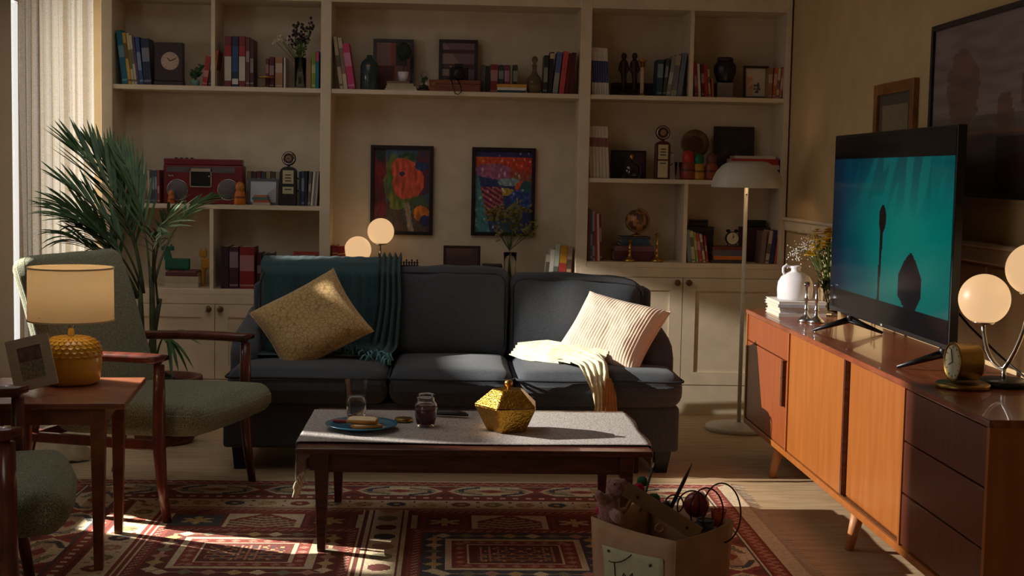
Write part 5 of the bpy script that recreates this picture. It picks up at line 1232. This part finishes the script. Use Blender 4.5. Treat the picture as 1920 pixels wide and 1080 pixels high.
MB().lathe([(.001, 0), (.022, 0), (.027, .035), (.024, .035), (.001, .03)], c, 16, cap=False).build('pot', cm((110, 150, 140), .5), t, True); sprig(t, c+Vector((0, 0, .03)), 12, .03, .09, .045, mat('dark_leaf', (56, 90, 52), .6), .03, .008)
c = ctr(498, Z1, 8.17)
t = thing('brass_tray', 'small brass tray on a stem on the upper left shelf', 'ornament', c)
MB().lathe([(.001, 0), (.022, 0), (.020, .004), (.005, .010), (.005, .052), (.001, .052)], c, 16, cap=False).build('stem', BRASS, t, True); MB().lathe([(.001, .053), (.046, .053), (.050, .060), (.048, .061), (.001, .056)], c, 24, cap=False).build('dish', BRASS, t, True)
c = ctr(562, Z1, 8.19)
t = thing('flower_vase', 'glass vase of dark purple and white flowers on the upper left shelf', 'vase', c)
MB().lathe([(.001, 0), (.030, 0), (.032, .004), (.034, .175), (.032, .175), (.029, .008), (.001, .007)], c, 24, cap=False).build('vase', GLASS, t, True)
PUR = mat('dark_purple_petals', (58, 34, 58), .7); sprig(t, c+Vector((0, 0, .02)), 16, .24, .375, .075, LEAFG, .028, .006, 'flower', 4, 5, PUR, .012)
sprig(t, c+Vector((-.01, 0, .02)), 7, .22, .28, .02, LEAFG, .02, .005, 'flower', 3, 0)
for k in range(6):
    p = aty(516+28*random.random(), 66+16*random.random(), 8.17); st = MB().tube([c+Vector((0, 0, .12)), c.lerp(p, .6)+Vector((0, 0, .05)), p], .0013, 4).build('flower', LEAFG, t); hm = MB()
    for i in range(7): hm.ball(p+Vector((random.gauss(0, .009), random.gauss(0, .008), random.gauss(0, .007))), .007, 7, 5)
    hm.build('blossom', cm((206, 196, 176), .8), st)
# middle bay upper shelf
c = ctr(691, Z1, 8.19)
t = thing('teal_flask', 'dark teal shouldered flask on the middle upper shelf', 'bottle', c); TEALG = mat('teal_glass', (44, 66, 70), .25, c2=(34, 54, 60), scale=10, coat=.4)
MB().lathe([(.001, 0), (.050, 0), (.053, .006), (.053, .135), (.046, .158), (.030, .176), (.018, .186), (.016, .200), (.001, .202)], c, 28, cap=False).build('body', TEALG, t, True); MB().lathe([(.008, -.0545), (.006, -.057), (.001, -.057)], c+Vector((0, 0, .135)), 12, 'y').build('emblem', cm((190, 130, 60), .5), t)
c = ctr(754, z_a, 8.22)
t = thing('topiary_plant', 'small topiary in a white pot on the pale books', 'plant', c)
MB().lathe([(.001, 0), (.024, 0), (.033, .056), (.030, .056), (.022, .006), (.001, .05)], c, 20, cap=False).build('pot', WHITEC, t, True); MB().tube([c+Vector((0, 0, .04)), c+Vector((.002, 0, .13))], .0035, 6).build('trunk', cm((84, 62, 44)), t)
fm_ = MB().ball(c+Vector((.002, 0, .175)), .042, 18, 12, (1, 1, 1.25)); fm_.v = [tuple(Vector(v)+Vector((noise.noise(Vector(v)*90), noise.noise(Vector(v)*90+Vector((5, 0, 0))), noise.noise(Vector(v)*80)))*.010) for v in fm_.v]; fm_.build('foliage', mat('topiary_leaf', (40, 56, 40), .8), t)
c = ctr(793, Z1, 8.20)
t = thing('glass_cloche', 'little plant under a clear glass dome', 'ornament', c); MB().lathe([(.001, 0), (.042, 0), (.042, .014), (.001, .014)], c, 24, cap=False).build('wooden_base', DKF, t, True)
MB().lathe([(.036, .0145), (.036, .075), (.032, .098), (.020, .115), (.001, .121)], c, 24, cap=False).build('dome', pane_mat(), t, True); MB().lathe([(.001, .0145), (.026, .0145), (.028, .030), (.001, .040)], c, 18, cap=False).build('moss', cm((46, 52, 34), 1), t, True); sprig(t, c+Vector((0, 0, .035)), 7, .02, .055, .018, LEAFG, .018, .005)
a, b = aty(805, 160, 8.18).x, aty(900, 160, 8.18).x; zt_ = zat(151, 850)
t = thing('wooden_box', 'orange-brown wooden box under the black camera', 'box', ((a+b)/2, 8.23, Z1)); OBW = mat('orange_brown_wood', (140, 78, 48), .5, c2=(118, 62, 38), scale=10, stretch=(1, 8, 8))
B(a, b, 8.16, 8.30, Z1+.001, Z1+.044).build('body', OBW, t, bevel=.002); B(a-.001, b+.001, 8.159, 8.301, Z1+.045, zt_).build('lid', OBW, t, bevel=.002); B(a+.015, a+.035, 8.156, 8.160, Z1+.036, Z1+.052).build('clasp', BRASS, t)
zc_ = zt_; a, b = aty(842, 130, 8.21).x, aty(878, 130, 8.21).x
t = thing('film_camera', 'black film camera with strap on the wooden box', 'camera', ((a+b)/2, 8.22, zc_))
B(a, b, 8.20, 8.24, zc_+.001, zc_+.075).build('body', BLACKM, t, bevel=.004); B(a+.03, b-.03, 8.20, 8.24, zc_+.075, zc_+.098).build('viewfinder', BLACKM, t, bevel=.004); MB().lathe([(.026, 8.165), (.030, 8.168), (.030, 8.20)], ((a+b)/2, 0, zc_+.036), 20, 'y').build('lens', BLACKM, t, True); MB().lathe([(.001, 8.164), (.022, 8.164)], ((a+b)/2, 0, zc_+.036), 20, 'y', cap=False).build('lens_glass', GLASS, t)
B(a+.004, a+.016, 8.204, 8.220, zc_+.075, zc_+.086).build('dial', CHROME, t)
MB().tube([aty(838, 146, 8.19), aty(846, 150, 8.155), aty(849, 162, 8.115), aty(853, 175, 8.105), aty(859, 177, 8.105), aty(865, 172, 8.105), aty(863, 160, 8.115), aty(858, 150, 8.155), aty(862, 146, 8.19)], .0032, 6).build('strap', BLACKM, t, True)
c = ctr(999, Z1, 8.19); h_ = zat(105, 999, 8.19)-Z1
t = thing('glass_decanter', 'round glass decanter with a ball stopper', 'decanter', c); DEC = mat('smoky_glass', (150, 130, 100), .08, c2=(140, 120, 92), tr=.65, ior=1.3)
MB().lathe([(.001, 0), (.035, 0), (.044, .02), (.046, .055), (.038, .090), (.020, .112), (.013, .130), (.013, .160), (.018, .166), (.001, .167)], c, 28, cap=False).build('body', DEC, t, True); MB().lathe([(.010, .168), (.010, .176), (.017, .186), (.019, .198), (.014, .212), (.001, .217)], c, 18).build('stopper', DEC, t, True)
# left bay middle shelf
RDP = mat('red_plastic', (122, 28, 36), .35, c2=(104, 22, 30), scale=8); a, b = aty(306, 340, 8.19).x, aty(456, 340, 8.19).x; zt_ = zat(298, 380, 8.19)
t = thing('boombox', 'red portable radio cassette player with two round speakers', 'radio', ((a+b)/2, 8.24, ZM)); W2 = b-a; H2 = zt_-ZM
o = B(a, b, 8.19, 8.30, ZM+.001, ZM+H2*.86).build('case', RDP, t, bevel=.006); B(a, b-.01, 8.20, 8.29, ZM+H2*.86, zt_).build('top_deck', RDP, t, bevel=.005)
B(a+.02, b-.05, 8.187, 8.191, ZM+H2*.70, ZM+H2*.82).build('tuner_scale', mat('tuner_grey', (96, 90, 92), .3), t)
for cx_, rr in ((333, .060), (428, .060)):
    x = aty(cx_, 350, 8.19).x; zz = zat(356, cx_, 8.19)
    s_ = MB().lathe([(.001, 8.184), (rr*.93, 8.184), (rr, 8.188), (rr, 8.190)], (x, 0, zz), 32, 'y', cap=False).build('speaker', mat('speaker_mesh', (116, 108, 112), .5, .3, c2=(84, 78, 82), scale=260, bump=.3), t, True)
    MB().tube([(x+rr*1.0*math.cos(k*PI/16), 8.187, zz+rr*math.sin(k*PI/16)) for k in range(33)], .0022, 5).build('ring', CHROME, s_, True)
x0, x1, z0, z1 = aty(356, 340, 8.19).x, aty(397, 340, 8.19).x, zat(351, 376, 8.19), zat(316, 376, 8.19)
o = MB().box(x0, x1, 8.183, 8.190, z0, z0+.006).box(x0, x1, 8.183, 8.190, z1-.018, z1).box(x0, x0+.006, 8.183, 8.190, z0, z1).box(x1-.006, x1, 8.183, 8.190, z0, z1).build('cassette_frame', mat('silver_plastic', (186, 170, 150), .35, .4), t); B(x0+.006, x1-.006, 8.186, 8.190, z0+.006, z1-.018).build('cassette_window', BLACKM, o)
for k in range(5): MB().lathe([(.004, 8.183), (.004, 8.190)], (a+.035+.010*k+(.20 if k > 2 else 0), 0, ZM+H2*.62), 10, 'y').build('knob', CHROME, t)
for k in range(4): B(a+.06+k*.03, a+.078+k*.03, 8.22, 8.24, zt_, zt_+.006).build('button', BLACKM, t)
def doll(label, px_, pyt, zs, Y, c1_, c2_, name='figurine'):
    c = ctr(px_, zs, Y); h = zat(pyt, px_, Y)-zs; t = thing(name, label, 'figurine', c); r = h*.26
    MB().lathe([(.001, 0), (r*.9, 0), (r, h*.06), (r*1.02, h*.3), (r*.85, h*.52), (r*.68, h*.60)], c, 18, cap=False).build('body', cm(c1_, .4), t, True); MB().lathe([(r*.66, h*.60), (r*.78, h*.72), (r*.72, h*.88), (r*.4, h*.97), (.001, h)], c, 18, cap=False).build('head', cm(c2_, .4), t, True); MB().lathe([(r*1.03, h*.28), (r*1.05, h*.32), (r*1.02, h*.36)], c, 18, cap=False).build('belt', cm(tuple(int(v*.6) for v in c1_), .4), t, True)
doll('orange wooden doll at the right foot of the red radio', 450, 341, ZM, 8.155, (206, 110, 36), (196, 120, 56)); doll('orange wooden doll at the left foot of the red radio', 321, 356, ZM, 8.15, (196, 100, 40), (190, 116, 60))
def pump(label, px0, px1, pyt, pyb_top, zs, Y, body, face, cream_low):
    x0, x1 = aty(px0, 300, Y).x, aty(px1, 300, Y).x; cx_ = (x0+x1)/2; zt_ = zat(pyb_top, (px0+px1)/2, Y); ztop = zat(pyt, (px0+px1)/2, Y); t = thing('petrol_pump_model', label, 'model petrol pump', (cx_, Y+.03, zs)); R = (ztop-zt_)*.46; hw = (x1-x0)/2
    bm_ = cm(body, .3); pts = [(cx_-hw, zs+.001), (cx_+hw, zs+.001), (cx_+hw, zt_-hw*.6)]+[(cx_+hw*math.cos(k*PI/8), zt_-hw*.6+hw*.6*math.sin(k*PI/8)) for k in range(1, 8)]+[(cx_-hw, zt_-hw*.6)]
    MB().prism(pts, 'y', Y, Y+.06).build('body', bm_, t, bevel=.003)
    zc_ = zt_+R*1.12; g = MB().lathe([(R*.98, Y+.018), (R, Y+.022), (R, Y+.040), (R*.98, Y+.044)], (cx_, 0, zc_), 28, 'y').build('sign_disc', bm_, t, True); MB().tube([(cx_+R*.80*math.cos(k*PI/12), Y+.017, zc_+R*.80*math.sin(k*PI/12)) for k in range(25)], R*.10, 6).build('ring', CHROME, g, True); MB().lathe([(.001, Y+.016), (R*.72, Y+.016)], (cx_, 0, zc_), 24, 'y', cap=False).build('emblem', cm((70, 36, 36), .4), g); MB().lathe([(R*.42, Y+.0155), (R*.30, Y+.015), (R*.1, Y+.0155)], (cx_, 0, zc_), 16, 'y').build('emblem_mark', cm((150, 120, 90), .4), g)
    B(cx_-.008, cx_+.008, Y+.02, Y+.04, zt_-.005, zt_+R*.2).build('neck', bm_, t)
    H_ = zt_-zs; w2 = hw*.66; B(cx_-w2, cx_+w2, Y-.004, Y, zs+H_*(.52 if cream_low else .56), zs+H_*.90).build('dial_panel', cm(face, .5), t, bevel=.001); B(cx_-w2, cx_+w2, Y-.004, Y, zs+H_*(.04 if cream_low else .30), zs+H_*.48).build('lower_panel', cm(face, .5), t, bevel=.001)
    for k in range(3): B(cx_-w2*.55, cx_+w2*.55, Y-.0052, Y-.004, zs+H_*(.62+.075*k), zs+H_*(.645+.075*k)).build('dial_bar', BLACKM, t)
    B(cx_-w2*.6, cx_+w2*.6, Y-.0052, Y-.004, zs+H_*.40, zs+H_*.43).build('price_bar', cm((60, 70, 90)), t)
    MB().tube([(cx_+hw, Y+.03, zs+H_*.72), (cx_+hw+.020, Y+.02, zs+H_*.66), (cx_+hw+.022, Y+.015, zs+H_*.45), (cx_+hw+.006, Y+.02, zs+H_*.36)], .0035, 6).build('hose', CHROME, t, True)
pump('black model petrol pump with a round sign', 525, 556, 283, 312, ZM, 8.16, (34, 30, 32), (196, 186, 150), False)
pump('burgundy and cream model petrol pump with a round sign', 1229, 1257, 234, 264, Z2, 8.165, (84, 34, 36), (206, 190, 140), True)
def beast(label, px0, px1, pyt, zs, Y, col, neck_up):
    m_ = mat('folded_'+label.split()[0], col, .55); x0, x1 = aty(px0, 480, Y).x, aty(px1, 480, Y).x; w_ = x1-x0; H_ = zat(pyt, (px0+px1)/2, Y)-zs; t = thing('animal_figure', label, 'figurine', ((x0+x1)/2, Y, zs), group='geometric animal figures')
    lz = zs+.001+H_*(.0 if neck_up else .42)
    B(x0+w_*.08, x1, Y-.02, Y+.02, zs+H_*(.05 if neck_up else .45), zs+H_*(.46 if neck_up else .72)).build('body', m_, t, bevel=.006)
    MB().hexa([(x0+w_*.05, Y-.016), (x0+w_*.34, Y-.016), (x0+w_*.34, Y+.016), (x0+w_*.05, Y+.016)], zs+H_*.4, [(x0+w_*.06, Y-.012), (x0+w_*.22, Y-.012), (x0+w_*.22, Y+.012), (x0+w_*.06, Y+.012)], zs+H_*.82).build('neck', m_, t); B(x0-w_*.06, x0+w_*.40, Y-.014, Y+.014, zs+H_*.76, zs+H_*.92).build('head', m_, t, bevel=.004)
    for f in (.02, .26): MB().hexa([(x0+w_*f, Y-.006), (x0+w_*(f+.10), Y-.006), (x0+w_*(f+.10), Y+.006), (x0+w_*f, Y+.006)], zs+H_*.90, [(x0+w_*(f+.03), Y-.002), (x0+w_*(f+.06), Y-.002), (x0+w_*(f+.06), Y+.002), (x0+w_*(f+.03), Y+.002)], zs+H_*1.0).build('ear', m_, t)
    for fx in (.10, .80):
        for dy in (-.016, .008): B(x0+w_*fx, x0+w_*(fx+.16), Y+dy, Y+dy+.010, zs+.001, zs+H_*(.1 if neck_up else .5)).build('leg', m_, t)
beast('green geometric animal figure on the flat pale books', 306, 356, 458, z_g, 8.22, (30, 96, 70), True)
beast('yellow geometric animal figure standing right of the green one', 376, 406, 464, ZCL, 8.30, (196, 140, 36), False)
c = ctr(536, ZCL, 8.17)
t = thing('round_bottle', 'round dark bottle with a gold cap behind the sofa', 'bottle', c); MB().lathe([(.001, 0), (.045, 0), (.058, .03), (.060, .065), (.046, .095), (.020, .110), (.014, .118), (.001, .119)], c, 24, cap=False).build('body', mat('plum_glass', (58, 30, 48), .12, coat=.5), t, True); MB().lathe([(.014, .119), (.015, .150), (.001, .151)], c, 16).build('cap', BRASS, t, True)
# ledge behind sofa
c = ctr(760, .72, 8.2)
t = thing('letter_ornament', 'low black cut-out ornament behind the sofa back', 'ornament', c); x0, x1 = aty(740, 490, 8.2).x, aty(785, 490, 8.2).x; zt_ = zat(486, 760, 8.2)
B(x0, x1, 8.19, 8.23, .721, zt_-.035).build('block', BLACKM, t)
for k in range(9): xx = x0+(x1-x0)*(k+.2)/9; B(xx, xx+.008, 8.20, 8.206, zt_-.035, zt_-(.012 if k % 2 else 0)).build('upright', BLACKM, t)
B(x0, x1, 8.20, 8.206, zt_-.022, zt_-.018).build('crossbar', BLACKM, t)
flatbook('dark flat box right of the small dark picture frame', aty(905, 490, 8.2).x, aty(942, 490, 8.2).x, 8.18, 8.34, .72, zat(497, 920, 8.2)-.72, (44, 30, 30), None, 'box', name='flat_box')
c = ctr(960, .72, 8.2)
t = thing('flower_vase', 'glass vase of dried greenish flowers in front of the right painting', 'vase', c); MB().lathe([(.001, 0), (.030, 0), (.034, .01), (.036, .16), (.040, .22), (.038, .22), (.033, .16), (.030, .012), (.001, .010)], c, 24, cap=False).build('vase', GLASS, t, True)
DRY = mat('dried_flower', (150, 140, 84), .9, c2=(120, 112, 62), scale=60)
for k in range(26):
    p = aty(random.uniform(918, 997), random.uniform(386, 446), 8.2+random.uniform(-.05, .06)); d0 = c+Vector((random.uniform(-.015, .015), 0, .03)); kn_ = aty(955, 470, 8.2); st = MB().tube([d0, kn_, p], .0016, 5).build('stem', LEAFG, t); hm = MB()
    for i in range(9):
        q_ = p+Vector((random.gauss(0, .016), random.gauss(0, .012), random.gauss(0, .012))); d = Vector((random.uniform(-1, 1), random.uniform(-1, 1), random.uniform(-.2, 1))).normalized()*.026; s2 = d.cross(Vector((.3, 1, .2))).normalized()*.008; hm.add([q_, q_+d*.5+s2, q_+d, q_+d*.5-s2], [(0, 1, 2, 3)]); hm.ball(q_, .0065, 6, 4)
    hm.build('blossom', DRY, st)
# right bay upper shelf
STAT = mat('dark_bronze', (66, 44, 38), .45, .4)
for lab, px_ in (('dark bronze statuette nearer the blue banded books', 1165), ('dark bronze statuette nearer the brass candle holder', 1185)):
    c = ctr(px_, Z1, 8.27); h = zat(97, px_, 8.27)-Z1; t = thing('statuette', lab, 'statuette', c, group='dark bronze statuettes')
    B(c.x-.024, c.x+.024, c.y-.024, c.y+.024, c.z, c.z+.02).build('plinth', STAT, t); MB().tube([c+Vector((0, 0, .02)), c+Vector((.004, 0, h*.3)), c+Vector((0, 0, h*.6)), c+Vector((0, 0, h*.78)), c+Vector((0, 0, h*.84))], [.018, .014, .018, .022, .008], 12).build('figure', STAT, t, True); MB().ball(c+Vector((0, 0, h*.90)), .017, 14, 10, (1, 1, 1.2)).build('head', STAT, t, True)
    for s in (-1, 1): MB().tube([c+Vector((s*.018, 0, h*.76)), c+Vector((s*.028, -.006, h*.6)), c+Vector((s*.012, -.018, h*.5))], .006, 8).build('arm', STAT, t, True)
c = ctr(1200, Z1, 8.17); h = zat(113, 1200, 8.17)-Z1
t = thing('candle_holder', 'cream candle with a brass collar on the upper right shelf', 'candle', c); MB().lathe([(.001, 0), (.020, 0), (.018, .004), (.012, .012), (.001, .012)], c, 18, cap=False).build('foot', BRASS, t, True); MB().lathe([(.0115, .012), (.0115, h*.80)], c, 16).build('candle', cm((196, 176, 140), .5), t, True); MB().lathe([(.014, h*.80), (.014, h*.95), (.026, h*.96), (.026, h), (.001, h)], c, 18).build('collar', BRASS, t, True)
a, b = aty(1148, 160, 8.33).x, aty(1230, 160, 8.33).x
t = thing('wooden_chest', 'low dark chest behind the brass candle holder', 'chest', ((a+b)/2, 8.37, Z1)); B(a, b, 8.335, 8.42, Z1+.001, Z1+.055).build('body', DKF, t, bevel=.003); B(a, b, 8.333, 8.42, Z1+.056, Z1+.085).build('lid', DKF, t, bevel=.006); B((a+b)/2-.01, (a+b)/2+.01, 8.330, 8.335, Z1+.045, Z1+.065).build('clasp', BRASS, t)
a, b = aty(1345, 170, 8.18).x, aty(1374, 170, 8.18).x; zt_ = zat(155, 1360, 8.18)
t = thing('grey_box', 'grey square box under the black jar', 'box', ((a+b)/2, 8.22, Z1)); B(a, b, 8.18, 8.28, Z1+.001, zt_-.022).build('body', cm((120, 110, 96), .8), t); B(a-.001, b+.001, 8.179, 8.281, zt_-.021, zt_).build('lid', cm((126, 116, 102), .8), t)
c = Vector(((a+b)/2+.006, 8.235, zt_+.001))
t = thing('black_jar', 'black ornate ginger jar on the grey box', 'jar', c); JB = mat('black_jar_glaze', (38, 36, 38), .3, c2=(70, 66, 60), scale=55, tex='voronoi', ramp=(.02, .12)); MB().lathe([(.001, 0), (.042, 0), (.052, .02), (.066, .07), (.066, .10), (.050, .124), (.042, .128)], c, 28, cap=False).build('body', JB, t, True); MB().lathe([(.048, .126), (.048, .145), (.040, .150), (.001, .151)], c, 24).build('lid', JB, t, True)
# right bay middle shelf
c = ctr(1184, Z2, 8.20)
t = thing('round_bottle', 'round black bottle with a gold cap on the middle right shelf', 'bottle', c); MB().lathe([(.001, 0), (.050, 0), (.056, .02), (.056, .065), (.042, .092), (.018, .102), (.014, .108), (.001, .109)], c, 24, cap=False).build('body', mat('black_glass', (24, 22, 26), .08, coat=.6), t, True); MB().lathe([(.012, .109), (.013, .140), (.001, .141)], c, 16).build('cap', BRASS, t, True)
c = ctr(1303, Z2, 8.33); zc_ = zat(270, 1303, 8.33)
t = thing('round_plate', 'round yellowish decorated plate standing on the middle right shelf', 'plate', c, (math.radians(-8), 0, 0)); R = zc_-Z2-.075; B(-.03, .03, -.01, .03, 0, .08).build('easel', DKF, t, world=False)
MB().lathe([(.001, .0), (.060, .0), (.086, -.010), (.086, -.007), (.058, .004), (.001, .004)], (0, -.012, zc_-Z2), 32, 'y', cap=False).build('plate', mat('painted_plate', (120, 92, 44), .4, c2=(84, 50, 34), scale=22), t, True, world=False); MB().lathe([(.05, -.003), (.03, -.0045), (.001, -.0045)], (0, -.012, zc_-Z2), 20, 'y').build('motif', cm((96, 44, 36), .5), t, world=False)
doll('red hatted figurine in front of the round plate', 1290, 282, Z2, 8.18, (150, 60, 40), (196, 46, 38)); doll('green hatted figurine in front of the round plate', 1310, 288, Z2, 8.185, (196, 140, 50), (30, 110, 84)); doll('brown figurine beside the floor lamp shade', 1334, 286, Z2, 8.19, (150, 70, 40), (110, 66, 48))
c = ctr(1272, Z2, 8.18)
t = thing('small_tumbler', 'small clear tumbler right of the burgundy petrol pump', 'glass', c); MB().lathe([(.001, 0), (.016, 0), (.022, .10), (.021, .10), (.015, .004), (.001, .004)], c, 18, cap=False).build('cup', GLASS, t, True); MB().lathe([(.0225, .098), (.0225, .101), (.0205, .101), (.0205, .098)], c, 18, cap=False).build('rim', GLASS, t, True)
books('dark pair behind the lamp shade', Z2, YS, [(1463, 1467, 300, (52, 38, 40)), (1468, 1472, 302, (60, 44, 44))])
# right bay lower shelf
c = Vector((aty(1194, 415, 8.27).x, 8.27, z_b+.001)); gz_ = zat(414, 1194, 8.27)
t = thing('desk_globe', 'small antique globe on the big flat books', 'globe', c); MB().lathe([(.001, 0), (.036, 0), (.032, .008), (.008, .016), (.007, .028), (.001, .028)], c, 20, cap=False).build('foot', BRASS, t, True)
gp = MB().ball((c.x, c.y, gz_), .070, 40, 28); gp.c = []
for f in gp.f:
    ce = sum((Vector(gp.v[i]) for i in f), Vector())/len(f)-Vector((c.x, c.y, gz_)); n_ = noise.noise(ce*26)+.4*noise.noise(ce*60); gp.c.append((176, 120, 72) if n_ > .05 else (92, 66, 50))
gp.build('ball', vmat('globe_print', .35), t, True); MB().tube([(c.x+.077*math.sin(a_), c.y, gz_-.077*math.cos(a_)) for a_ in [k*PI/14 for k in range(15)]], .0032, 6).build('meridian', BRASS, t, True)
candlestick('brass candlestick in front of the big flat books', ctr(1185, ZCR, 8.165), .13, BRASS, 'brass candlesticks'); candlestick('brass candlestick right of the big flat books', ctr(1237, ZCR, 8.18), .17, BRASS, 'brass candlesticks', .95)
a, b = aty(1313, 430, 8.36).x, aty(1338, 430, 8.36).x; zt_ = zat(425, 1325, 8.36)
def abox(name, label, cat, x0, x1, y0, y1, z0, z1, col, lidf=.75, extra=None):
    t = thing(name, label, cat, ((x0+x1)/2, (y0+y1)/2, z0)); m_ = cm(col, .5); zl = z0+(z1-z0)*lidf; B(x0, x1, y0, y1, z0+.001, zl-.001).build('body', m_, t, bevel=.002); B(x0-.001, x1+.001, y0-.001, y1, zl, z1).build('lid', m_, t, bevel=.002); return t
abox('black_file_box', 'tall black file box behind the leaning picture books', 'box', aty(1290, 430, 8.36).x, b, 8.355, 8.43, ZCR, zt_, (32, 27, 29))
abox('small_black_box', 'small black box on top of the tall file box', 'box', aty(1294, 420, 8.37).x, aty(1327, 420, 8.37).x, 8.36, 8.42, zt_+.001, zat(412, 1310, 8.37), (26, 24, 26), .7)
zt2 = zat(426, 1420, 8.36); abox('dark_red_box', 'tall dark red box behind the lamp pole', 'box', aty(1389, 430, 8.36).x, aty(1450, 430, 8.36).x, 8.355, 8.43, ZCR, zt2, (70, 32, 32))
abox('flat_black_case', 'flat black case on top of the dark red box', 'case', aty(1400, 420, 8.37).x, aty(1436, 420, 8.37).x, 8.36, 8.42, zt2+.001, zat(413, 1418, 8.37), (24, 22, 24), .6)
c = Vector((aty(1373, 443, 8.2).x, 8.205, z_c+.001)); R = .040; zc_ = c.z+R+.008
t = thing('alarm_clock', 'black twin-bell alarm clock on the flat books', 'clock', c); o = MB().lathe([(R*.94, -.020), (R, -.016), (R, .016), (R*.9, .020)], (c.x, c.y, zc_), 28, 'y').build('case', BLACKM, t, True); o2 = MB().lathe([(.001, -.0205), (R*.88, -.0205)], (c.x, c.y, zc_), 28, 'y', cap=False).build('dial', mat('clock_dial', (206, 196, 160), .5), o)
for L_, a_ in ((.018, .5), (.026, .15)): MB().tube([(c.x, c.y-.022, zc_), (c.x+L_*math.sin(a_), c.y-.022, zc_+L_*math.cos(a_))], .0014, 4).build('hand', BLACKM, o2)
for s in (-1, 1): MB().ball((c.x+s*.024, c.y, zc_+R+.004), .014, 12, 8, (1, 1, .7)).build('bell', BLACKM, t, True); MB().tube([(c.x+s*.022, c.y, zc_-R*.8), (c.x+s*.03, c.y, c.z)], .0035, 6).build('foot', BLACKM, t)
